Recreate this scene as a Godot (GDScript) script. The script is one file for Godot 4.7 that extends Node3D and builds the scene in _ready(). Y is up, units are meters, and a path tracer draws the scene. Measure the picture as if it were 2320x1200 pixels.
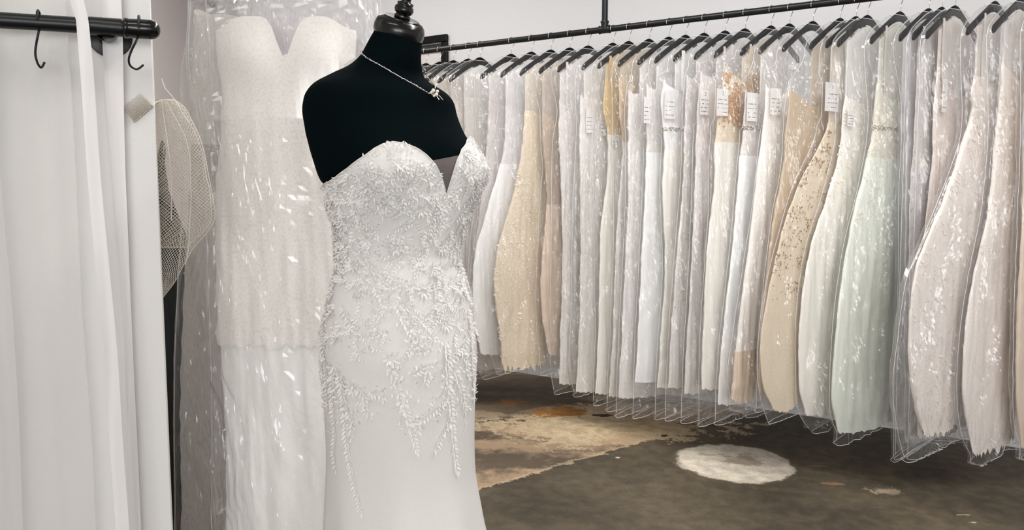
extends Node3D
# A bridal shop: a gown on a black dress form, a rail of bagged gowns behind it, a partition with a pipe bar beside it.

const FOCAL := 1820.0            # focal length in pixels of the 2320 x 1200 frame
const EYE := Vector3(0, 1.32, 0)
const TILT := 5.5                # degrees the camera looks down
const RAIL_H := 2.18             # height of the garment rails
const HANG_TURN := 0.571         # how far the hangers are swung round (radians)

var M := {}                      # materials
var T := {}                      # textures
var taken := {}
var rng := RandomNumberGenerator.new()
var nz := FastNoiseLite.new()
var cam_basis: Basis
var leaf_meshes := []

# ---------------------------------------------------------------- mesh building
class MB:
	var v := PackedVector3Array()
	var uv := PackedVector2Array()
	var ix := PackedInt32Array()
	var has_uv := false

	func grid(pts: PackedVector3Array, rows: int, cols: int, closed: bool) -> void:
		var b := v.size()
		v.append_array(pts)
		var cn := cols if closed else cols - 1
		for r in rows - 1:
			for c in cn:
				var c2 := (c + 1) % cols
				var p := b + r * cols + c
				var q := b + r * cols + c2
				var s := p + cols
				var t := q + cols
				ix.append_array([p, q, t, p, t, s])

	func tri(a: Vector3, b: Vector3, c: Vector3) -> void:
		var k := v.size()
		v.append_array([a, b, c])
		ix.append_array([k, k + 1, k + 2])

	func quad(a: Vector3, b: Vector3, c: Vector3, d: Vector3) -> void:
		var k := v.size()
		v.append_array([a, b, c, d])
		ix.append_array([k, k + 1, k + 2, k, k + 2, k + 3])

	func fan(center: Vector3, ring: PackedVector3Array, flip: bool) -> void:
		var k := v.size()
		v.append(center)
		v.append_array(ring)
		var n := ring.size()
		for i in n:
			var a := k + 1 + i
			var b := k + 1 + (i + 1) % n
			if flip:
				ix.append_array([k, b, a])
			else:
				ix.append_array([k, a, b])

	func box(lo: Vector3, hi: Vector3, t := Transform3D.IDENTITY) -> void:
		var p := []
		for i in 8:
			p.append(t * Vector3(hi.x if i & 1 else lo.x, hi.y if i & 2 else lo.y, hi.z if i & 4 else lo.z))
		for f in [[4, 6, 7, 5], [1, 3, 2, 0], [5, 7, 3, 1], [0, 2, 6, 4], [2, 3, 7, 6], [0, 4, 5, 1]]:
			quad(p[f[0]], p[f[1]], p[f[2]], p[f[3]])

	func bevel_box(lo: Vector3, hi: Vector3, r: float, t := Transform3D.IDENTITY) -> void:
		# a box whose long edges are chamfered, as a loft of eight-sided sections along x
		var secs := PackedVector3Array()
		var xs := [lo.x, lo.x + r, hi.x - r, hi.x]
		var ins := [r, 0.0, 0.0, r]
		for k in 4:
			var e: float = ins[k]
			var y0: float = lo.y + e
			var y1: float = hi.y - e
			var z0: float = lo.z + e
			var z1: float = hi.z - e
			for q in [[y0 + r, z0], [y1 - r, z0], [y1, z0 + r], [y1, z1 - r], [y1 - r, z1], [y0 + r, z1], [y0, z1 - r], [y0, z0 + r]]:
				secs.append(t * Vector3(xs[k], q[0], q[1]))
		grid(secs, 4, 8, true)
		fan(t * Vector3(lo.x, (lo.y + hi.y) / 2, (lo.z + hi.z) / 2), secs.slice(0, 8), false)
		fan(t * Vector3(hi.x, (lo.y + hi.y) / 2, (lo.z + hi.z) / 2), secs.slice(24, 32), true)

	func tube(path: PackedVector3Array, rad, sides: int, capped := true) -> void:
		var n := path.size()
		var secs := PackedVector3Array()
		var up := Vector3.UP
		for i in n:
			var d := (path[mini(i + 1, n - 1)] - path[maxi(i - 1, 0)]).normalized()
			if absf(d.dot(up)) > 0.95:
				up = Vector3.RIGHT if absf(d.x) < 0.9 else Vector3.BACK
			var x := up.cross(d).normalized()
			var y := d.cross(x)
			up = y
			var r: float = rad if rad is float else rad[i]
			for s in sides:
				var a := TAU * s / sides
				secs.append(path[i] + (x * cos(a) + y * sin(a)) * r)
		grid(secs, n, sides, true)
		if capped:
			fan(path[0], secs.slice(0, sides), false)
			fan(path[n - 1], secs.slice((n - 1) * sides, n * sides), true)

	func lathe(profile: Array, sides: int, t := Transform3D.IDENTITY) -> void:
		# profile: [radius, height] from bottom to top
		var secs := PackedVector3Array()
		for p in profile:
			for s in sides:
				var a := -TAU * s / sides
				secs.append(t * Vector3(cos(a) * p[0], p[1], sin(a) * p[0]))
		grid(secs, profile.size(), sides, true)

	func ball(c: Vector3, r: Vector3, sides: int, t := Basis.IDENTITY) -> void:
		var secs := PackedVector3Array()
		var rows := maxi(4, sides / 2 + 1)
		for k in rows:
			var a := PI * k / (rows - 1) - PI / 2
			for s in sides:
				var b := -TAU * s / sides
				secs.append(c + t * (Vector3(cos(a) * cos(b), sin(a), cos(a) * sin(b)) * r))
		grid(secs, rows, sides, true)

	func put(tv: PackedVector3Array, ti: PackedInt32Array, t: Transform3D) -> void:
		var k := v.size()
		v.append_array(t * tv)
		for i in ti:
			ix.append(i + k)

	func mesh(smooth := true) -> ArrayMesh:
		var n := PackedVector3Array()
		if not smooth:
			var fv := PackedVector3Array()
			var fi := PackedInt32Array()
			for i in ix.size():
				fv.append(v[ix[i]])
				fi.append(i)
			v = fv
			ix = fi
		n.resize(v.size())
		for i in range(0, ix.size(), 3):
			var a := ix[i]
			var b := ix[i + 1]
			var c := ix[i + 2]
			var f := (v[c] - v[a]).cross(v[b] - v[a])
			n[a] += f
			n[b] += f
			n[c] += f
		for i in n.size():
			n[i] = n[i].normalized() if n[i].length_squared() > 1e-20 else Vector3.UP
		var arr := []
		arr.resize(Mesh.ARRAY_MAX)
		arr[Mesh.ARRAY_VERTEX] = v
		arr[Mesh.ARRAY_NORMAL] = n
		if has_uv:
			arr[Mesh.ARRAY_TEX_UV] = uv
		arr[Mesh.ARRAY_INDEX] = ix
		var m := ArrayMesh.new()
		m.add_surface_from_arrays(Mesh.PRIMITIVE_TRIANGLES, arr)
		return m


# ---------------------------------------------------------------- naming
func numbered(called: String) -> String:
	var k: int = taken.get(called, 0)
	taken[called] = k + 1
	return called if k == 0 else "%s_%03d" % [called, k]

func thing(called: String, label: String, category: String, at := Vector3.ZERO, turn := 0.0, group := "") -> Node3D:
	var o := Node3D.new()
	o.name = numbered(called)
	add_child(o)
	o.position = at
	o.rotation.y = turn
	tag(o, label, category, group)
	return o

func tag(o: Node, label: String, category: String, group := "", kind := "") -> void:
	if label: o.set_meta("label", label)
	if category: o.set_meta("category", category)
	if group: o.set_meta("group", group)
	if kind: o.set_meta("kind", kind)

func part(called: String, mb: MB, mat: Material, parent: Node, smooth := true) -> MeshInstance3D:
	return piece(called, mb.mesh(smooth), mat, parent)

func piece(called: String, mesh: Mesh, mat: Material, parent: Node) -> MeshInstance3D:
	var o := MeshInstance3D.new()
	o.name = numbered(called) if parent == self else called
	o.mesh = mesh
	o.material_override = mat
	o.cast_shadow = GeometryInstance3D.SHADOW_CASTING_SETTING_ON
	parent.add_child(o, true)
	return o

func struct(called: String, mb: MB, mat: Material, label := "", category := "") -> MeshInstance3D:
	var o := part(called, mb, mat, self, false)
	tag(o, label, category, "", "structure")
	return o

# ---------------------------------------------------------------- photograph and space
func ray(px: float, py: float) -> Vector3:
	return cam_basis * Vector3((px - 1160.0) / FOCAL, -(py - 600.0) / FOCAL, -1.0)

func at_depth(px: float, py: float, zd: float) -> Vector3:
	var d := ray(px, py)
	return EYE + d * (zd / -d.z)

func on_plane(px: float, py: float, p0: Vector3, n: Vector3) -> Vector3:
	var d := ray(px, py)
	return EYE + d * ((p0 - EYE).dot(n) / d.dot(n))

func seen_at(p: Vector3) -> Vector2:
	var q := cam_basis.inverse() * (p - EYE)
	return Vector2(1160.0 + FOCAL * q.x / -q.z, 600.0 - FOCAL * q.y / -q.z)

func table(tb: Array, x: float) -> float:
	# linear interpolation in [[x, y], ...] sorted by x
	if x <= tb[0][0]: return tb[0][1]
	for i in tb.size() - 1:
		if x <= tb[i + 1][0]:
			return lerpf(tb[i][1], tb[i + 1][1], (x - tb[i][0]) / (tb[i + 1][0] - tb[i][0]))
	return tb[-1][1]

func smooth_table(tb: Array, x: float) -> float:
	# the same, with a cubic through the points
	var n := tb.size()
	if x <= tb[0][0]: return tb[0][1]
	if x >= tb[n - 1][0]: return tb[n - 1][1]
	var i := 0
	while x > tb[i + 1][0]: i += 1
	var p0: Array = tb[maxi(i - 1, 0)]
	var p1: Array = tb[i]
	var p2: Array = tb[i + 1]
	var p3: Array = tb[mini(i + 2, n - 1)]
	var h: float = p2[0] - p1[0]
	var t: float = (x - p1[0]) / h
	var m1: float = (p2[1] - p0[1]) / maxf(p2[0] - p0[0], 1e-6) * h
	var m2: float = (p3[1] - p1[1]) / maxf(p3[0] - p1[0], 1e-6) * h
	var t2 := t * t
	var t3 := t2 * t
	return (2 * t3 - 3 * t2 + 1) * p1[1] + (t3 - 2 * t2 + t) * m1 + (-2 * t3 + 3 * t2) * p2[1] + (t3 - t2) * m2

# ---------------------------------------------------------------- textures and materials
func noise_tex(freq: float, kind: int, as_normal := false, bump := 4.0, size := 512, ramp = null, octaves := 3, sd := 1, cell_ret := 1) -> NoiseTexture2D:
	var f := FastNoiseLite.new()
	f.noise_type = kind
	f.frequency = freq
	f.fractal_octaves = octaves
	f.seed = sd
	f.cellular_return_type = cell_ret
	var t := NoiseTexture2D.new()
	t.width = size
	t.height = size
	t.seamless = true
	t.noise = f
	t.as_normal_map = as_normal
	t.bump_strength = bump
	if ramp:
		var g := Gradient.new()
		g.offsets = ramp[0]
		g.colors = ramp[1]
		t.color_ramp = g
	return t

func srgb(r: float, g: float, b: float, a := 1.0) -> Color:
	return Color(r / 255.0, g / 255.0, b / 255.0, a)

func mat(called: String, c: Color, rough: float, metal := 0.0) -> StandardMaterial3D:
	var m := StandardMaterial3D.new()
	m.resource_name = called
	m.albedo_color = c
	m.roughness = rough
	m.metallic = metal
	m.cull_mode = BaseMaterial3D.CULL_DISABLED
	M[called] = m
	return m

func bumpy(m: StandardMaterial3D, tex: Texture2D, depth_cm: float, scale: Vector3) -> StandardMaterial3D:
	m.heightmap_enabled = true
	m.heightmap_texture = tex
	m.heightmap_scale = depth_cm
	m.uv1_triplanar = true
	m.uv1_scale = scale
	return m

func cloth(called: String, c: Color, kind := "satin") -> StandardMaterial3D:
	if M.has(called): return M[called]
	var m := mat(called, c, 0.62)
	match kind:
		"satin":
			m.roughness = 0.42
			bumpy(m, T.weave, 0.05, Vector3(9, 9, 9))
		"tulle":
			m.roughness = 0.8
			m.albedo_texture = T.tulle
			bumpy(m, T.weave, 0.06, Vector3(11, 3, 11))
			m.rim_enabled = true
			m.rim = 0.3
		"lace":
			m.roughness = 0.75
			m.albedo_texture = T.lace
			bumpy(m, T.lace, 0.25, Vector3(4, 3.2, 4))
			m.rim_enabled = true
			m.rim = 0.2
	m.backlight_enabled = true
	m.backlight = Color(0.12, 0.12, 0.12)
	return m

func materials() -> void:
	T.weave = noise_tex(0.06, FastNoiseLite.TYPE_SIMPLEX, false, 4.0, 512, null, 4, 3)
	T.tulle = noise_tex(0.02, FastNoiseLite.TYPE_SIMPLEX, false, 4.0, 512, [PackedFloat32Array([0.0, 0.45, 1.0]), PackedColorArray([srgb(226, 224, 224), srgb(243, 241, 240), srgb(255, 255, 255)])], 4, 5)
	T.lace = noise_tex(0.07, FastNoiseLite.TYPE_CELLULAR, false, 4.0, 512, [PackedFloat32Array([0.0, 0.35, 0.6, 1.0]), PackedColorArray([srgb(255, 255, 255), srgb(253, 252, 250), srgb(246, 244, 240), srgb(238, 235, 230)])], 3, 8, 1)
	T.plaster = noise_tex(0.03, FastNoiseLite.TYPE_SIMPLEX, false, 4.0, 512, null, 5, 21)
	var w := mat("white_paint", srgb(225, 226, 229), 0.75)
	bumpy(w, T.plaster, 0.06, Vector3(2, 2, 2))
	w = mat("taupe_paint", srgb(231, 223, 220), 0.75)
	bumpy(w, T.plaster, 0.06, Vector3(2, 2, 2))
	w = mat("panel_paint", srgb(235, 234, 232), 0.6)
	bumpy(w, T.plaster, 0.03, Vector3(3, 3, 3))
	mat("ceiling_paint", srgb(232, 230, 226), 0.9)
	mat("fixture_metal", srgb(240, 240, 238), 0.4)
	var g := mat("lamp_tube", srgb(252, 252, 255), 0.5)
	g.emission_enabled = true
	g.emission = srgb(255, 252, 248)
	g.emission_energy_multiplier = 6.0
	mat("black_pipe", srgb(22, 25, 27), 0.36, 0.25)
	mat("black_wood", srgb(13, 14, 16), 0.42).metallic_specular = 0.3
	mat("chrome", srgb(200, 195, 190), 0.22, 1.0)
	var j := mat("form_jersey", srgb(7, 16, 19), 0.95)
	j.metallic_specular = 0.12
	bumpy(j, T.weave, 0.03, Vector3(12, 12, 12))
	mat("black_gloss", srgb(12, 14, 15), 0.22)
	mat("silver", srgb(222, 216, 210), 0.25, 0.9)
	mat("pearl", srgb(240, 233, 222), 0.2)
	var d := mat("gown_crepe", srgb(238, 237, 234), 0.6)
	bumpy(d, T.weave, 0.045, Vector3(16, 16, 16))
	d.subsurf_scatter_enabled = false
	var l := mat("lace_thread", srgb(246, 245, 242), 0.55)
	l.backlight_enabled = true
	l.backlight = Color(0.3, 0.3, 0.3)
	var il := mat("illusion_mesh", srgb(112, 104, 101), 0.8)
	bumpy(il, T.weave, 0.05, Vector3(20, 20, 20))
	var p := mat("clear_plastic", Color(0.96, 0.965, 0.975, 0.022), 0.13)
	p.transparency = BaseMaterial3D.TRANSPARENCY_ALPHA
	var s := mat("plastic_edge", Color(0.96, 0.965, 0.975, 0.55), 0.2)
	s.transparency = BaseMaterial3D.TRANSPARENCY_ALPHA
	var gl := mat("window_glass", Color(0.97, 0.98, 0.98, 0.04), 0.02)
	gl.transparency = BaseMaterial3D.TRANSPARENCY_ALPHA
	mat("paper", srgb(238, 236, 236), 0.8)
	mat("ink", srgb(70, 66, 66), 0.8)
	mat("net_thread", srgb(232, 224, 212), 0.6)
	mat("comb_plastic", srgb(172, 160, 144), 0.35, 0.3)
	var sh := mat("sheer", Color(0.94, 0.935, 0.925, 0.38), 0.85)
	sh.transparency = BaseMaterial3D.TRANSPARENCY_ALPHA
	mat("ribbon_satin", srgb(244, 242, 242), 0.45)
	mat("crystal", srgb(205, 196, 186), 0.18, 0.8)

# ---------------------------------------------------------------- camera and light
var env: Environment

func camera_and_light() -> void:
	var c := Camera3D.new()
	c.name = "camera"
	c.fov = rad_to_deg(2.0 * atan(600.0 / FOCAL))
	c.near = 0.05
	c.far = 60.0
	c.position = EYE
	c.rotation_degrees = Vector3(-TILT, 0, 0)
	add_child(c)
	c.current = true
	cam_basis = Basis.from_euler(Vector3(deg_to_rad(-TILT), 0, 0))
	env = Environment.new()
	env.background_mode = Environment.BG_COLOR
	env.background_color = srgb(236, 241, 248)
	env.background_energy_multiplier = 1.5
	env.tonemap_mode = Environment.TONE_MAPPER_LINEAR
	env.tonemap_exposure = 1.03
	env.sdfgi_enabled = true
	env.ssao_enabled = true
	env.ssil_enabled = true
	var we := WorldEnvironment.new()
	we.name = "world_environment"
	we.environment = env
	add_child(we)

const LAMP_ENERGY := 0.95
const DAY_ENERGY := 11.0
const STREET_Z := 9.6
const CEIL_H := 3.3

func ceiling_lamp(at: Vector3, turn: float, tubes: int, label: String) -> void:
	var t := thing("ceiling_tube_light", label, "ceiling light", at, turn, "tube lights on the ceiling")
	var b := MB.new()
	b.bevel_box(Vector3(-0.62, -0.05, -0.07), Vector3(0.62, 0, 0.07), 0.012)
	part("housing", b, M.fixture_metal, t, false)
	for z in ([0.0] if tubes == 1 else [-0.035, 0.035]):
		b = MB.new()
		b.tube(PackedVector3Array([Vector3(-0.59, -0.075, z), Vector3(0.59, -0.075, z)]), 0.016, 10)
		part("tube", b, M.lamp_tube, t)
	for s in [-1, 1]:
		b = MB.new()
		b.box(Vector3(-0.012, -0.1, -0.055), Vector3(0.012, -0.05, 0.055), Transform3D(Basis.IDENTITY, Vector3(0.6 * s, 0, 0)))
		part("socket", b, M.fixture_metal, t, false)
	var l := AreaLight3D.new()
	l.name = "tube_glow"
	l.area_size = Vector2(1.18, 0.1)
	l.area_normalize_energy = true
	l.light_energy = LAMP_ENERGY * (1.0 if tubes == 1 else 2.3)
	l.light_color = srgb(255, 252, 248)
	l.area_range = 14.0
	l.area_attenuation = 2.0
	l.shadow_enabled = true
	l.rotation_degrees = Vector3(-90, 0, 0)
	l.position = Vector3(0, -0.105, 0)
	t.add_child(l, true)

# ---------------------------------------------------------------- room
var rail_p: Vector3      # a point of the garment rail
var rail_d: Vector3      # its direction, towards the camera's side of the room
var wall_n: Vector3      # from the long wall into the room

func place_rail() -> void:
	var d := ray(1370, 67)
	rail_p = EYE + d * ((RAIL_H - EYE.y) / d.y)
	rail_d = Vector3(0.835, 0, 0.550).normalized()
	wall_n = Vector3(-0.550, 0, 0.835).normalized()

func room() -> void:
	floor_slab()
	var b := MB.new()
	b.box(Vector3(-4.2, CEIL_H, -10.5), Vector3(6.2, CEIL_H + 0.15, STREET_Z + 0.3))
	struct("ceiling", b, M.ceiling_paint, "plain off-white ceiling carrying the tube lights", "ceiling")
	# the long white wall behind the rail
	var c := rail_p - wall_n * 0.72
	var turn := Basis(rail_d, Vector3.UP, wall_n)
	b = MB.new()
	b.box(Vector3(-6.5, 0, -0.15), Vector3(6.5, CEIL_H, 0), Transform3D(turn, Vector3(c.x, 0, c.z)))
	struct("wall_back", b, M.white_paint, "long plain white wall behind the rail of bagged gowns", "wall")
	b = MB.new()
	b.box(Vector3(-2.95, 0, -10.2), Vector3(-2.8, CEIL_H, STREET_Z))
	struct("wall_left", b, M.taupe_paint, "pale taupe side wall behind the partition", "wall")
	b = MB.new()
	b.box(Vector3(4.9, 0, -10.2), Vector3(5.05, CEIL_H, STREET_Z))
	struct("wall_right", b, M.white_paint, "white side wall past the end of the gown rail", "wall")
	# the shop's street side, with four windows
	b = MB.new()
	var w0 := 0.35
	var w1 := 3.05
	var ww := 1.45
	var xs := [-2.35, -0.6, 1.15, 2.9]
	var x := -2.95
	for q in xs:
		b.box(Vector3(x, 0, STREET_Z), Vector3(q, CEIL_H, STREET_Z + 0.15))
		b.box(Vector3(q, 0, STREET_Z), Vector3(q + ww, w0, STREET_Z + 0.15))
		b.box(Vector3(q, w1, STREET_Z), Vector3(q + ww, CEIL_H, STREET_Z + 0.15))
		x = q + ww
	b.box(Vector3(x, 0, STREET_Z), Vector3(5.05, CEIL_H, STREET_Z + 0.15))
	struct("wall_front", b, M.white_paint, "white street-side wall with four windows facing the gown rail", "wall")
	for k in 4:
		shop_window(k + 1, Vector3(xs[k], w0, STREET_Z), ww, w1 - w0)
	black_frame(c, turn)
	partition()

func shop_window(k: int, at: Vector3, w: float, h: float) -> void:
	var o := Node3D.new()
	o.name = "window_%d" % k
	add_child(o)
	o.position = at
	tag(o, ["shop window beside the taupe side wall", "second shop window from the taupe side wall", "third shop window from the taupe side wall", "shop window beside the white side wall"][k - 1], "window", "", "structure")
	var f := MB.new()
	for q in [[0.0, 0.0, w, 0.05], [0.0, h - 0.05, w, h], [0.0, 0.05, 0.05, h - 0.05], [w - 0.05, 0.05, w, h - 0.05], [w / 2 - 0.018, 0.05, w / 2 + 0.018, h - 0.05], [0.05, h * 0.62 - 0.018, w - 0.05, h * 0.62 + 0.018]]:
		f.box(Vector3(q[0], q[1], 0.03), Vector3(q[2], q[3], 0.09))
	part("window_frame", f, M.black_wood, o, false)
	for i in 2:
		for j in 2:
			var p := MB.new()
			p.box(Vector3(0.05 if i == 0 else w / 2 + 0.018, 0.05 if j == 0 else h * 0.62 + 0.018, 0.055), Vector3(w / 2 - 0.018 if i == 0 else w - 0.05, h * 0.62 - 0.018 if j == 0 else h - 0.05, 0.061))
			part("pane", p, M.window_glass, o, false)
	var l := AreaLight3D.new()
	l.name = "daylight"
	l.area_size = Vector2(w - 0.1, h - 0.1)
	l.area_normalize_energy = true
	l.light_energy = DAY_ENERGY
	l.light_color = srgb(255, 253, 251)
	l.area_range = 24.0
	l.area_attenuation = 2.0
	l.shadow_enabled = true
	l.position = Vector3(w / 2, h / 2, 0.02)
	o.add_child(l, true)

func floor_slab() -> void:
	var x0 := -1.4
	var z0 := -7.6
	var span := 6.2
	var o := Node3D.new()
	o.name = "floor"
	add_child(o)
	tag(o, "dark worn concrete floor with pale round patch and tan stains", "floor", "", "structure")
	var f := MB.new()
	f.has_uv = true
	f.quad(Vector3(x0, 0, z0), Vector3(x0 + span, 0, z0), Vector3(x0 + span, 0, z0 + span), Vector3(x0, 0, z0 + span))
	f.uv = PackedVector2Array([Vector2(0, 0), Vector2(1, 0), Vector2(1, 1), Vector2(0, 1)])
	var m := mat("concrete_marked", Color.WHITE, 0.5)
	m.albedo_texture = ImageTexture.create_from_image(floor_image(x0, z0, span))
	m.texture_repeat = false
	m.roughness = 0.55
	m.metallic_specular = 0.35
	part("slab_surface", f, m, o, true)
	var plain := mat("concrete", srgb(86, 78, 67), 0.55)
	plain.metallic_specular = 0.35
	plain.albedo_texture = noise_tex(0.01, FastNoiseLite.TYPE_SIMPLEX, false, 4.0, 512, [PackedFloat32Array([0.0, 1.0]), PackedColorArray([srgb(190, 190, 190), srgb(255, 255, 255)])], 5, 31)
	plain.uv1_triplanar = true
	plain.uv1_scale = Vector3(0.4, 0.4, 0.4)
	var g := MB.new()
	g.box(Vector3(-4.2, -0.2, -10.5), Vector3(x0, 0, STREET_Z + 0.3))
	g.box(Vector3(x0 + span, -0.2, -10.5), Vector3(6.2, 0, STREET_Z + 0.3))
	g.box(Vector3(x0, -0.2, -10.5), Vector3(x0 + span, 0, z0))
	g.box(Vector3(x0, -0.2, z0 + span), Vector3(x0 + span, 0, STREET_Z + 0.3))
	g.box(Vector3(x0, -0.2, z0), Vector3(x0 + span, -0.004, z0 + span))
	part("slab", g, plain, o, false)

func floor_image(x0: float, z0: float, span: float) -> Image:
	# worn concrete: colours in sRGB bytes, marks where the photograph has them
	var n := 1024
	var bytes := PackedByteArray()
	bytes.resize(n * n * 3)
	var n1 := FastNoiseLite.new()
	n1.noise_type = FastNoiseLite.TYPE_SIMPLEX
	n1.frequency = 1.1
	n1.fractal_octaves = 5
	n1.seed = 4
	var n2 := FastNoiseLite.new()
	n2.noise_type = FastNoiseLite.TYPE_SIMPLEX
	n2.frequency = 9.0
	n2.fractal_octaves = 3
	n2.seed = 9
	var n3 := FastNoiseLite.new()
	n3.noise_type = FastNoiseLite.TYPE_SIMPLEX
	n3.frequency = 42.0
	n3.fractal_octaves = 2
	n3.seed = 15
	var fl := func(px, py): 
		var d := ray(px, py)
		var p := EYE + d * (-EYE.y / d.y)
		return Vector2(p.x, p.z)
	var a: Vector2 = fl.call(1090, 1108)
	var e: Vector2 = fl.call(1590, 962)
	var ab := (e - a).normalized()
	var across := Vector2(-ab.y, ab.x)
	if across.dot(Vector2(a.x - 1.0, a.y) - a) < 0: across = -across
	var spots := []
	# [centre, radius along x, radius along z, colour, edge roughness, strength]
	for s in [[1662, 1046, 0.285, 0.275, Color(212, 203, 187), 0.07, 1.0], [1600, 1030, 0.06, 0.025, Color(172, 160, 140), 0.5, 0.7], [1690, 1042, 0.09, 0.07, Color(174, 162, 144), 0.6, 0.7], [1380, 958, 0.58, 0.36, Color(208, 188, 156), 0.35, 1.0], [1480, 975, 0.36, 0.2, Color(203, 182, 148), 0.4, 0.9],
			[1158, 912, 0.13, 0.12, Color(170, 118, 60), 0.6, 0.95], [1255, 932, 0.16, 0.1, Color(182, 128, 66), 0.6, 0.95], [1100, 938, 0.15, 0.06, Color(176, 158, 132), 0.6, 0.8], [1998, 1112, 0.07, 0.045, Color(168, 150, 128), 0.5, 0.9], [1890, 1095, 0.05, 0.02, Color(160, 130, 100), 0.7, 0.8],
			[1400, 1036, 0.012, 0.012, Color(225, 215, 200), 0.2, 0.9], [1502, 987, 0.035, 0.02, Color(40, 34, 28), 0.7, 0.9], [1362, 941, 0.05, 0.02, Color(46, 38, 30), 0.7, 0.8], [1850, 1055, 0.05, 0.02, Color(150, 135, 115), 0.7, 0.6], [2205, 1183, 0.02, 0.012, Color(190, 175, 155), 0.5, 0.9], [2190, 1166, 0.05, 0.004, Color(190, 175, 155), 0.3, 0.9]]:
		var q: Vector2 = fl.call(s[0], s[1])
		spots.append([q, s[2], s[3], s[4], s[5], s[6]])
	for j in n:
		var zr := z0 + span * (j + 0.5) / n
		var near := []
		for s in spots:
			if absf(zr - s[0].y) < s[2] * 2.0: near.append(s)
		for i in n:
			var x := x0 + span * (i + 0.5) / n
			var z := z0 + span * (j + 0.5) / n
			var c := n1.get_noise_2d(x, z)
			var f := n2.get_noise_2d(x, z) + 0.55 * n3.get_noise_2d(x, z * 1.6)
			var v := 1.0 + 0.24 * c + 0.14 * f
			var col := Vector3(86, 78, 65) * v
			# the older, paler strip of concrete beyond the joint
			var side := Vector2(x - a.x, z - a.y).dot(across) + 0.02 * f
			if side > 0.0:
				var streak := clampf(0.5 + 1.2 * n1.get_noise_2d(x * 0.7 + 9.0, z * 2.6) + 0.5 * f, 0.0, 1.0)
				col = Vector3(96, 85, 72).lerp(Vector3(176, 152, 124), streak * (1.0 if side < 0.85 else 0.35)) * (1.0 + 0.12 * c)
				if side < 0.025: col = col.lerp(Vector3(196, 176, 148), 0.6)
			for s in near:
				var dx: float = (x - s[0].x) / s[1]
				if absf(dx) > 2.0: continue
				var dz: float = (z - s[0].y) / s[2]
				var r := dx * dx + dz * dz
				if r > 4.0: continue
				var k: float = sqrt(r) + s[4] * (1.4 * c + 1.1 * f)
				var w: float = (1.0 - smoothstep(0.93, 1.03, k)) * s[5]
				if w > 0.0:
					var sc: Color = s[3]
					col = col.lerp(Vector3(sc.r, sc.g, sc.b) * (1.0 + 0.12 * f + 0.08 * c), w)
			var o := (j * n + i) * 3
			bytes[o] = clampi(int(col.x), 0, 255)
			bytes[o + 1] = clampi(int(col.y), 0, 255)
			bytes[o + 2] = clampi(int(col.z), 0, 255)
	return Image.create_from_data(n, n, false, Image.FORMAT_RGB8, bytes)

func black_frame(c: Vector3, turn: Basis) -> void:
	# the black frame on the wall whose corner shows past the dress form's neck
	var tr := on_plane(1017, 78, c, wall_n)
	var bl := on_plane(1017, 176, c, wall_n)
	var h := tr.y - bl.y
	var w := 0.52
	var t := thing("picture_frame", "black picture frame on the white wall above the hangers", "picture frame", tr + wall_n * 0.003)
	t.basis = turn
	var fw := 0.052
	for s in [[Vector3(-w, -fw, 0), Vector3(0, 0, 0.03)], [Vector3(-w, -h, 0), Vector3(0, -h + fw, 0.03)], [Vector3(-w, -h + fw, 0), Vector3(-w + fw, -fw, 0.03)], [Vector3(-fw, -h + fw, 0), Vector3(0, -fw, 0.03)]]:
		var b := MB.new()
		b.bevel_box(s[0], s[1], 0.004)
		part("frame_side", b, M.black_wood, t, false)
	var b := MB.new()
	b.box(Vector3(-w + fw, -h + fw, 0.001), Vector3(-fw, -fw, 0.008))
	part("print_sheet", b, mat("print_white", srgb(222, 218, 216), 0.7), t, false)
	b = MB.new()
	b.box(Vector3(-w + fw, -fw - 0.042, 0.008), Vector3(-fw - 0.004, -fw - 0.006, 0.0105))
	part("dark_band", b, mat("print_dark", srgb(28, 31, 33), 0.5), t, false)
	b = MB.new()
	b.box(Vector3(-w + fw, -fw - 0.075, 0.008), Vector3(-fw - 0.004, -fw - 0.045, 0.0095))
	part("grey_band", b, mat("print_grey", srgb(150, 140, 140), 0.6), t, false)

# ---------------------------------------------------------------- partition and what hangs on it
var pan_o: Vector3     # foot of the partition's free edge, front face
var pan_d: Vector3     # along the partition, towards the free edge
var pan_n: Vector3     # out of its front face

func pan(px: float, py: float, out: float) -> Vector3:
	return on_plane(px, py, pan_o + pan_n * out, pan_n)

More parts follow.
